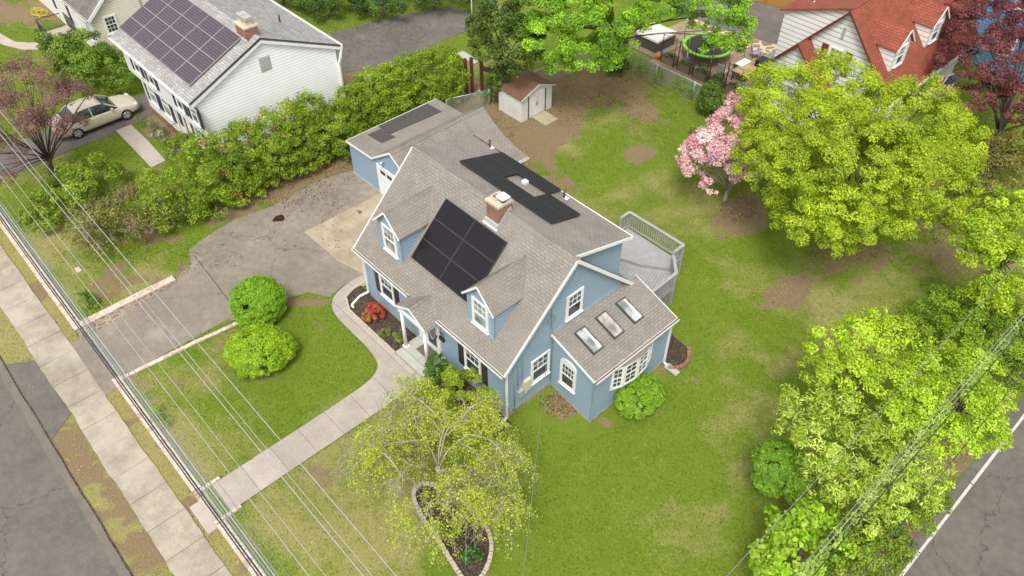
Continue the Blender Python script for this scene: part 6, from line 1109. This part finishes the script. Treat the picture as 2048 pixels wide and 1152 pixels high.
RT = [('maple_tree', 'bright green young maple at the right edge above the shrubs', (1990, 560), [(1975, 460, 4.2, 48), (2025, 420, 5, 46), (1960, 530, 3.4, 42), (2030, 520, 4.2, 56), (1925, 480, 3.4, 24), (2050, 590, 3.6, 50), (1985, 590, 2.8, 40)], .14, (.25, .37, .012), (.42, .54, .03), {}),
      ('shrub', 'mid green shrub mass below the bright maple at the right edge', (1950, 690), [(1880, 610, 1.4, 42), (1940, 640, 1.8, 52), (1860, 650, 1.1, 34), (2000, 680, 2, 54), (2045, 690, 2.2, 48), (1920, 690, 1.6, 42), (1985, 640, 2.0, 44), (1820, 640, .9, 28), (2050, 640, 2.2, 40)], .12, (.14, .25, .012), (.27, .39, .02), {}),
      ('ash_tree', 'bright lime tree with a spiky top at the left of the right-hand trees', (1710, 790), [(1660, 690, 3.6, 44), (1735, 680, 4.6, 54), (1790, 670, 4.2, 34), (1700, 745, 4.2, 56), (1640, 740, 3.0, 34), (1770, 750, 4.2, 56), (1760, 630, 4.4, 18)], .125, (.29, .42, .012), (.45, .58, .035), {}),
      ('ash_tree', 'bright lime tree reaching over the side road edge', (1900, 850), [(1880, 735, 4.2, 54), (1945, 735, 4, 46), (1840, 800, 4.2, 50), (1920, 800, 4.2, 58), (1985, 800, 3.4, 34), (1960, 850, 3.4, 44), (1880, 860, 3.6, 50), (2000, 880, 2.6, 20), (1800, 840, 3.8, 46), (1920, 880, 3.2, 44), (1850, 760, 3.8, 50)], .125, (.26, .40, .012), (.42, .56, .035), {}),
      ('willow', 'pale feathery leaved tree in the middle of the right-hand trees', (1700, 960), [(1620, 800, 3.2, 46), (1600, 850, 2.8, 42), (1680, 830, 3.6, 50), (1650, 890, 3.2, 54), (1730, 890, 3.6, 54), (1700, 960, 3.0, 54), (1780, 950, 3.4, 52), (1830, 920, 3.2, 46), (1740, 1020, 2.6, 46), (1820, 1000, 2.6, 44), (1790, 860, 3.6, 48), (1860, 960, 2.6, 34), (1660, 960, 2.4, 44), (1860, 900, 3.0, 44), (1700, 900, 3.4, 50), (1760, 985, 2.6, 44)], .20, (.28, .41, .02), (.52, .61, .11), dict(aspect=.26)),
      ('dense_bush', 'dense dark green bush at the lawn edge before the feathery tree', (1570, 980), [(1555, 925, 1.3, 42), (1585, 950, 1.2, 40), (1545, 955, .8, 34), (1600, 985, .8, 30)], .11, (.11, .25, .012), (.23, .39, .02), dict(bright=.14, ball=True)),
      ('vine_thicket', 'large leaved yellow-green vine thicket at the bottom of the lawn edge', (1600, 1120), [(1580, 1060, 1.6, 48), (1640, 1030, 1.5, 40), (1530, 1115, 1.0, 34), (1600, 1120, 1.6, 52), (1660, 1090, 1.6, 40), (1560, 1160, 1.2, 44)], .17, (.20, .36, .012), (.36, .50, .03), dict(aspect=.85)),
      ('shrub', 'mid green shrub between the vine thicket and the side road', (1730, 1120), [(1720, 1100, 1.3, 46), (1770, 1060, 1.2, 40), (1700, 1150, 1.2, 46), (1830, 1040, 1.0, 32), (1870, 1000, .9, 28), (1750, 1110, 1.0, 44), (1700, 1060, 1.4, 44), (1790, 1090, .8, 36)], .12, (.10, .19, .012), (.24, .32, .02), {}),
      ('shrub', 'green undergrowth at the side road edge on the far right', (2010, 730), [(2020, 745, 1.3, 36), (2050, 700, 1.6, 36)], .12, (.09, .17, .012), (.2, .28, .02), {})]
for i, (nm, lab, bp, bl, sz, c0_, c1_, kw) in enumerate(RT):
    b_ = px_blobs(bl); g_ = at(*bp); tree(nm, lab, 'tree' if 'tree' in nm or nm == 'willow' else 'shrub', (min(g_.x, 22.3), g_.y), b_, (1.3 if 'ball' not in kw else 2.2), sz*.88, c0_, c1_, .12, 1.2, seed=60+i, grp='trees and shrubs along the side road', k=16, **kw)
for k, (x, y) in enumerate(planters):
    tree('planter_greens', ['sparse seedlings in the planter nearest the hot tub', 'leafy greens in the second planter', 'tall pale greens in the middle planter', 'low plants in the fourth planter', 'low plants in the planter nearest the pink blossom'][k], 'plant', (x, y), [(x-.2, y, .62, .22, .8), (x+.2, y, .6, .2, .8), (x, y, .66 if k != 2 else .85, .2, 1)], .7, .10, (.06, .12, .02), (.2, .3, .05), trunk=False, crown='foliage')
# vines on the fence
tree('fence_vine', 'green vine growing through the chain link fence', 'vine', (-3.0, 24.9), [(-4.2, 24.85, .5, .45, .8), (-3.0, 24.85, .6, .4, .9), (-1.3, 24.9, .6, .5, .9), (-5.6, 24.8, .3, .4, .8), (-.4, 24.9, .4, .35, .8)], .6, .11, (.09, .17, .02), (.2, .3, .04), trunk=False, crown='foliage')
tree('shrub', 'green shrub squeezed between garage corner fence and shed', 'shrub', (-8.5, 15.4), [(-8.5, 15.3, .5, .5, .9), (-8.6, 15.9, .8, .5, .9)], .9, .11, (.09, .17, .02), (.2, .3, .04), .04, .3, seed=31, k=4)

# weeping cherry over the teardrop bed: pale arching limbs, hanging twigs, thin young leaves
def weeping():
    base = at(893, 1012); t = thing('weeping_tree', 'weeping tree with pale arching bare twigs and thin young leaves', 'tree', base)
    rr = random.Random(21); m = MB(); tw = MB(); P, N, S_, K = [], [], [], []
    ct = at(868, 925, base.z+2.1); top = Vector((base.x*.4+ct.x*.6, base.y*.4+ct.y*.6, base.z+2.1)); m.tube([base-Vector((0, 0, .2)), base+Vector((.03, 0, .8)), top], [.15, .11, .09], 9)
    def path(p0, ang, reach, h, drop, n=9):
        pts = []
        for i in range(n):
            s = i/(n-1); r_ = reach*(1-(1-s)**1.5); z = p0.z+h*sin(min(1, s*1.35)*pi*.62)-drop*max(0, s-.4)**1.6*2.2
            pts.append(Vector((p0.x+cos(ang)*r_+rr.uniform(-.07, .07), p0.y+sin(ang)*r_+rr.uniform(-.07, .07), max(z, .1))))
        return pts
    mains = []
    for k in range(7):
        a = k*2*pi/7+rr.uniform(-.3, .3); reach = rr.uniform(1.7, 2.7); p0 = top-Vector((0, 0, rr.uniform(0, .35))); hh = rr.uniform(1.0, 2.0)
        q = [p0+Vector((cos(a+.5*sin(3*s+k))*reach*s**.9, sin(a+.5*sin(3*s+k))*reach*s**.9, hh*sin(min(1, s*1.1)*pi*.58)))+Vector((rr.uniform(-.1, .1), rr.uniform(-.1, .1), rr.uniform(-.08, .08))) for s in np.linspace(0, 1, 7)]
        m.tube(q, [.024*(1-i/len(q))+.008 for i in range(len(q))], 6); mains.append((a, q))
        for j in range(2):
            i = rr.randint(2, 4); a1 = a+rr.choice((-1, 1))*rr.uniform(.5, 1.1); q2 = path(q[i], a1, rr.uniform(1.0, 2.2), rr.uniform(.3, .8), rr.uniform(.5, 1.2), 7); m.tube(q2, [.02*(1-i_/7)+.007 for i_ in range(7)], 5); mains.append((a1, q2))
    for a, q in mains:
        for j in range(rr.randint(9, 13)):
            i = rr.randint(1, len(q)-2); p = q[i].lerp(q[i+1], rr.random()); a2 = a+rr.uniform(-1.7, 1.7); L_ = rr.uniform(.7, 1.9); w2 = path(p, a2, L_*.8, .25, L_*1.15, 8)
            w2 = [Vector((v.x+.06*sin(4*n_+j), v.y+.06*cos(3*n_+j), max(v.z, Hf(v.x, v.y)+.25))) for n_, v in enumerate(w2)]; tw.tube(w2, [.007*(1-i_/8)+.0035 for i_ in range(8)], 4, False)
            leafy = rr.random() < (.95 if (sin(a) > -.3 or i < 3) else .5)
            for _ in range(9):
                i2 = rr.randint(1, 6); p3 = w2[i2]; w3 = [p3, p3+Vector((rr.uniform(-.25, .25), rr.uniform(-.25, .25), -.12)), p3+Vector((rr.uniform(-.4, .4), rr.uniform(-.4, .4), -rr.uniform(.3, .8)))]; w3 = [Vector((v.x, v.y, max(v.z, Hf(v.x, v.y)+.15))) for v in w3]; tw.tube(w3, [.007, .006, .004], 3, False)
                if leafy:
                    for _ in range(19): s = rr.random()*2; p4 = w3[int(s)].lerp(w3[min(int(s)+1, 2)], s % 1)+Vector((rr.gauss(0, .08), rr.gauss(0, .08), rr.gauss(0, .07))); P.append(p4)
            if leafy:
                for _ in range(68): s = rr.random()*6.99; p4 = w2[int(s)].lerp(w2[int(s)+1], s % 1)+Vector((rr.gauss(0, .1), rr.gauss(0, .1), rr.gauss(0, .08))); P.append(p4)
    m.build('trunk', 'pale_bark', t); tw.build('twigs', 'pale_bark', t)
    P = np.array(P); n = len(P); N = unit(n)*.8+np.array([0, 0, .7]); N /= np.linalg.norm(N, axis=1, keepdims=True); mm = NR.rand(n, 1); big = (vn(P[:, 0], P[:, 1], .9) > .42)[:, None]
    K = (np.array((.40, .52, .015))*(1-mm)+np.array((.62, .70, .03))*mm)*NR.uniform(.75, 1.2, (n, 1)); keep = NR.rand(n) < np.where(big[:, 0], 1, .45)
    leaf_mesh('crown', P[keep], N[keep], .082*NR.uniform(.6, 1.25, n)[keep], K[keep], t)
weeping()

# low ivy and weeds along the hedge foot, grass over the lawns, leaf litter on bare soil
def scatter(name, label, cat, pts, dens, size, c0, c1, aspect=.7, spread=.35):
    P = []
    for px, py, rx, ry in pts:
        c_ = at(px, py); s = mpp(c_); n = int(dens*rx*ry*s*s*30); a = NR.rand(n)*2*pi; r_ = np.sqrt(NR.rand(n)); u = px+rx*r_*np.cos(a); v = py+ry*r_*np.sin(a)
        for q in range(n): g_ = at(u[q], v[q]); P.append((g_.x, g_.y, g_.z+NR.rand()*.18))
    P = np.array(P); n = len(P); N = unit(n)*.6+np.array([0, 0, .8]); N /= np.linalg.norm(N, axis=1, keepdims=True); m_ = NR.rand(n, 1)
    o_ = leaf_mesh(name, P, N, size*NR.uniform(.6, 1.3, n), (np.array(c0)*(1-m_)+np.array(c1)*m_), None, aspect=aspect); return tag(o_, label, cat, kind='stuff')
scatter('ground_ivy', 'low green ivy trailing along the foot of the shrubs beside the driveway', 'ground cover', [(200+22*k, 530-9*k, 17, 9) for k in range(12)] + [(160+random.uniform(-8, 8), 545, 15, 8)], 1.4, .11, (.09, .17, .015), (.2, .3, .03))
scatter('ground_weeds', 'low weeds spreading over the soil at the sunroom corner', 'ground cover', [(1095+18*k, 810+9*k, 24, 14) for k in range(6)] + [(1225, 845, 26, 12)], .8, .07, (.10, .17, .015), (.22, .29, .03))
EXC = [DRIVE, WALK, BED1, BED2, WDRIVE, [(.2, .3), (9.6, .3), (9.6, 2.8), (11.9, 2.8), (11.9, 7.6), (9.9, 7.6), (9.9, 11.9), (5.6, 11.9), (5.6, 7.1), (.2, 7.1)], [(-8.4, 5.1), (-.9, 5.1), (-.9, 11.3), (-8.4, 11.3)], [(-7.6, 15.3), (-5.5, 15.3), (-5.5, 17.9), (-7.6, 17.9)],
       [(5.8, -.75), (9.9, -.7), (9.9, .9), (12.5, 2.2), (12.6, 6.9), (9.5, 6.9), (9.5, .3), (5.8, .3)], [(-22, -.4), (-12.4, -.4), (-12.4, 7.9), (-22, 7.9)], [(-46, 0), (-29.5, 0), (-29.5, 9), (-46, 9)], [(-7.9, 26.4), (2.6, 26.4), (12, 26.4), (12, 40), (4, 70), (-10, 70), (-10, 33.3)], [(23.1, -60), (60, -60), (60, 80), (23.1, 80)], [(-60, -60), (60, -60), (60, -13.6), (-60, -13.6)], [(-60, -12.6), (60, -12.6), (60, -11.2), (-60, -11.2)]]
EXC += [[at(*p)[:2] for p in q] for q in (((232, 262), (262, 250), (300, 286), (332, 322), (303, 336)), ((-40, 55), (0, 67), (30, 84), (60, 86), (85, 84), (88, 100), (45, 100), (10, 92), (-40, 70)))]
def grass():
    n = 420000; x = NR.uniform(-46, 23.3, n); y = NR.uniform(-14, 44, n)
    Z = H(x, y); dx, dy, dz_ = x-CAM.x, y-CAM.y, Z-CAM.z; dep = dx*Fd.x+dy*Fd.y+dz_*Fd.z; u = 1024+FPX*(dx*Rd.x+dy*Rd.y)/dep; v = 576-FPX*(dx*Ud.x+dy*Ud.y+dz_*Ud.z)/dep
    ok = (dep > 3) & (u > -120) & (u < 2170) & (v > -80) & (v < 1230)
    for p in EXC: ok &= ~inpoly(x, y, p)
    x, y, Z = x[ok], y[ok], Z[ok]; R1, G1 = masks(x, y); nz = vn(x, y, 2.2); ok = NR.rand(len(x)) < np.clip(1.2-1.35*R1-.3*G1-.25*(nz > .6), .05, 1); x, y, Z, R1, G1 = x[ok], y[ok], Z[ok], R1[ok], G1[ok]; n = len(x)
    a = NR.rand(n)*2*pi; w_ = NR.uniform(.018, .034, n); h_ = NR.uniform(.03, .075, n)*(1-.4*G1); lx, ly = NR.normal(size=n)*.035, NR.normal(size=n)*.035
    V = np.stack([np.stack([x-np.cos(a)*w_, y-np.sin(a)*w_, Z], -1), np.stack([x+np.cos(a)*w_, y+np.sin(a)*w_, Z], -1), np.stack([x+lx, y+ly, Z+h_], -1)], 1).reshape(-1, 3)
    me = bpy.data.meshes.new('grass'); me.vertices.add(3*n); me.vertices.foreach_set('co', V.astype(np.float32).ravel()); me.loops.add(3*n); me.loops.foreach_set('vertex_index', np.arange(3*n, dtype=np.int32)); me.polygons.add(n); me.polygons.foreach_set('loop_start', np.arange(0, 3*n, 3, dtype=np.int32)); me.update(calc_edges=True)
    q = np.clip(G1*1.1+NR.normal(size=n)*.22+.25*(vn(x, y, .7)-.5)+.4*R1, 0, 1)[:, None]; K = np.array((.145, .23, .018))*(1-q)+np.array((.38, .35, .12))*q; K = K*NR.uniform(.6, 1.4, (n, 1))*(.95+.36*vn(x, y, .5))[:, None]
    ca = me.color_attributes.new('Col', 'FLOAT_COLOR', 'POINT'); ca.data.foreach_set('color', np.repeat(np.concatenate([K, np.ones((n, 1))], 1), 3, 0).astype(np.float32).ravel())
    tag(link('grass', me, 'leaf', None), 'short patchy lawn grass around the houses', 'grass', kind='stuff')
grass()
def litter():
    P = []
    for px, py, rx, ry, n in ((1230, 170, 110, 45, 2600), (1150, 215, 80, 40, 700), (560, 380, 110, 35, 500), (690, 340, 50, 25, 300), (900, 60, 180, 40, 800), (700, 70, 150, 50, 900), (620, 400, 80, 30, 130), (1700, 500, 80, 25, 500), (1860, 440, 50, 50, 500), (1480, 420, 40, 30, 400), (1120, 810, 40, 25, 500), (1300, 240, 60, 50, 500), (200, 500, 110, 40, 400), (380, 520, 110, 30, 200), (700, 450, 220, 60, 250), (1380, 620, 300, 200, 500), (1000, 240, 50, 40, 400), (1440, 390, 90, 60, 350)):
        a = NR.rand(n)*2*pi; r_ = np.sqrt(NR.rand(n))
        for q in range(n): g_ = at(px+rx*r_[q]*cos(a[q]), py+ry*r_[q]*sin(a[q])); P.append((g_.x, g_.y, g_.z+.035+NR.rand()*.03))
    P = np.array(P); ok = np.ones(len(P), bool)
    for p in EXC[5:8]+[EXC[8]][:0]: ok &= ~inpoly(P[:, 0], P[:, 1], p)
    P = P[ok]; n = len(P); N = unit(n)*.35+np.array([0, 0, 1]); N /= np.linalg.norm(N, axis=1, keepdims=True); m_ = NR.rand(n, 1)
    K = np.where(m_ < .45, np.array([[.42, .33, .10]]), np.where(m_ < .8, np.array([[.22, .13, .06]]), np.array([[.12, .075, .04]])))*NR.uniform(.7, 1.2, (n, 1))
    tag(leaf_mesh('leaf_litter', P, N, .085*NR.uniform(.5, 1.3, n), K, None, aspect=.7), 'scattered dry leaves on soil, lawn and asphalt', 'leaf litter', kind='stuff')
litter()
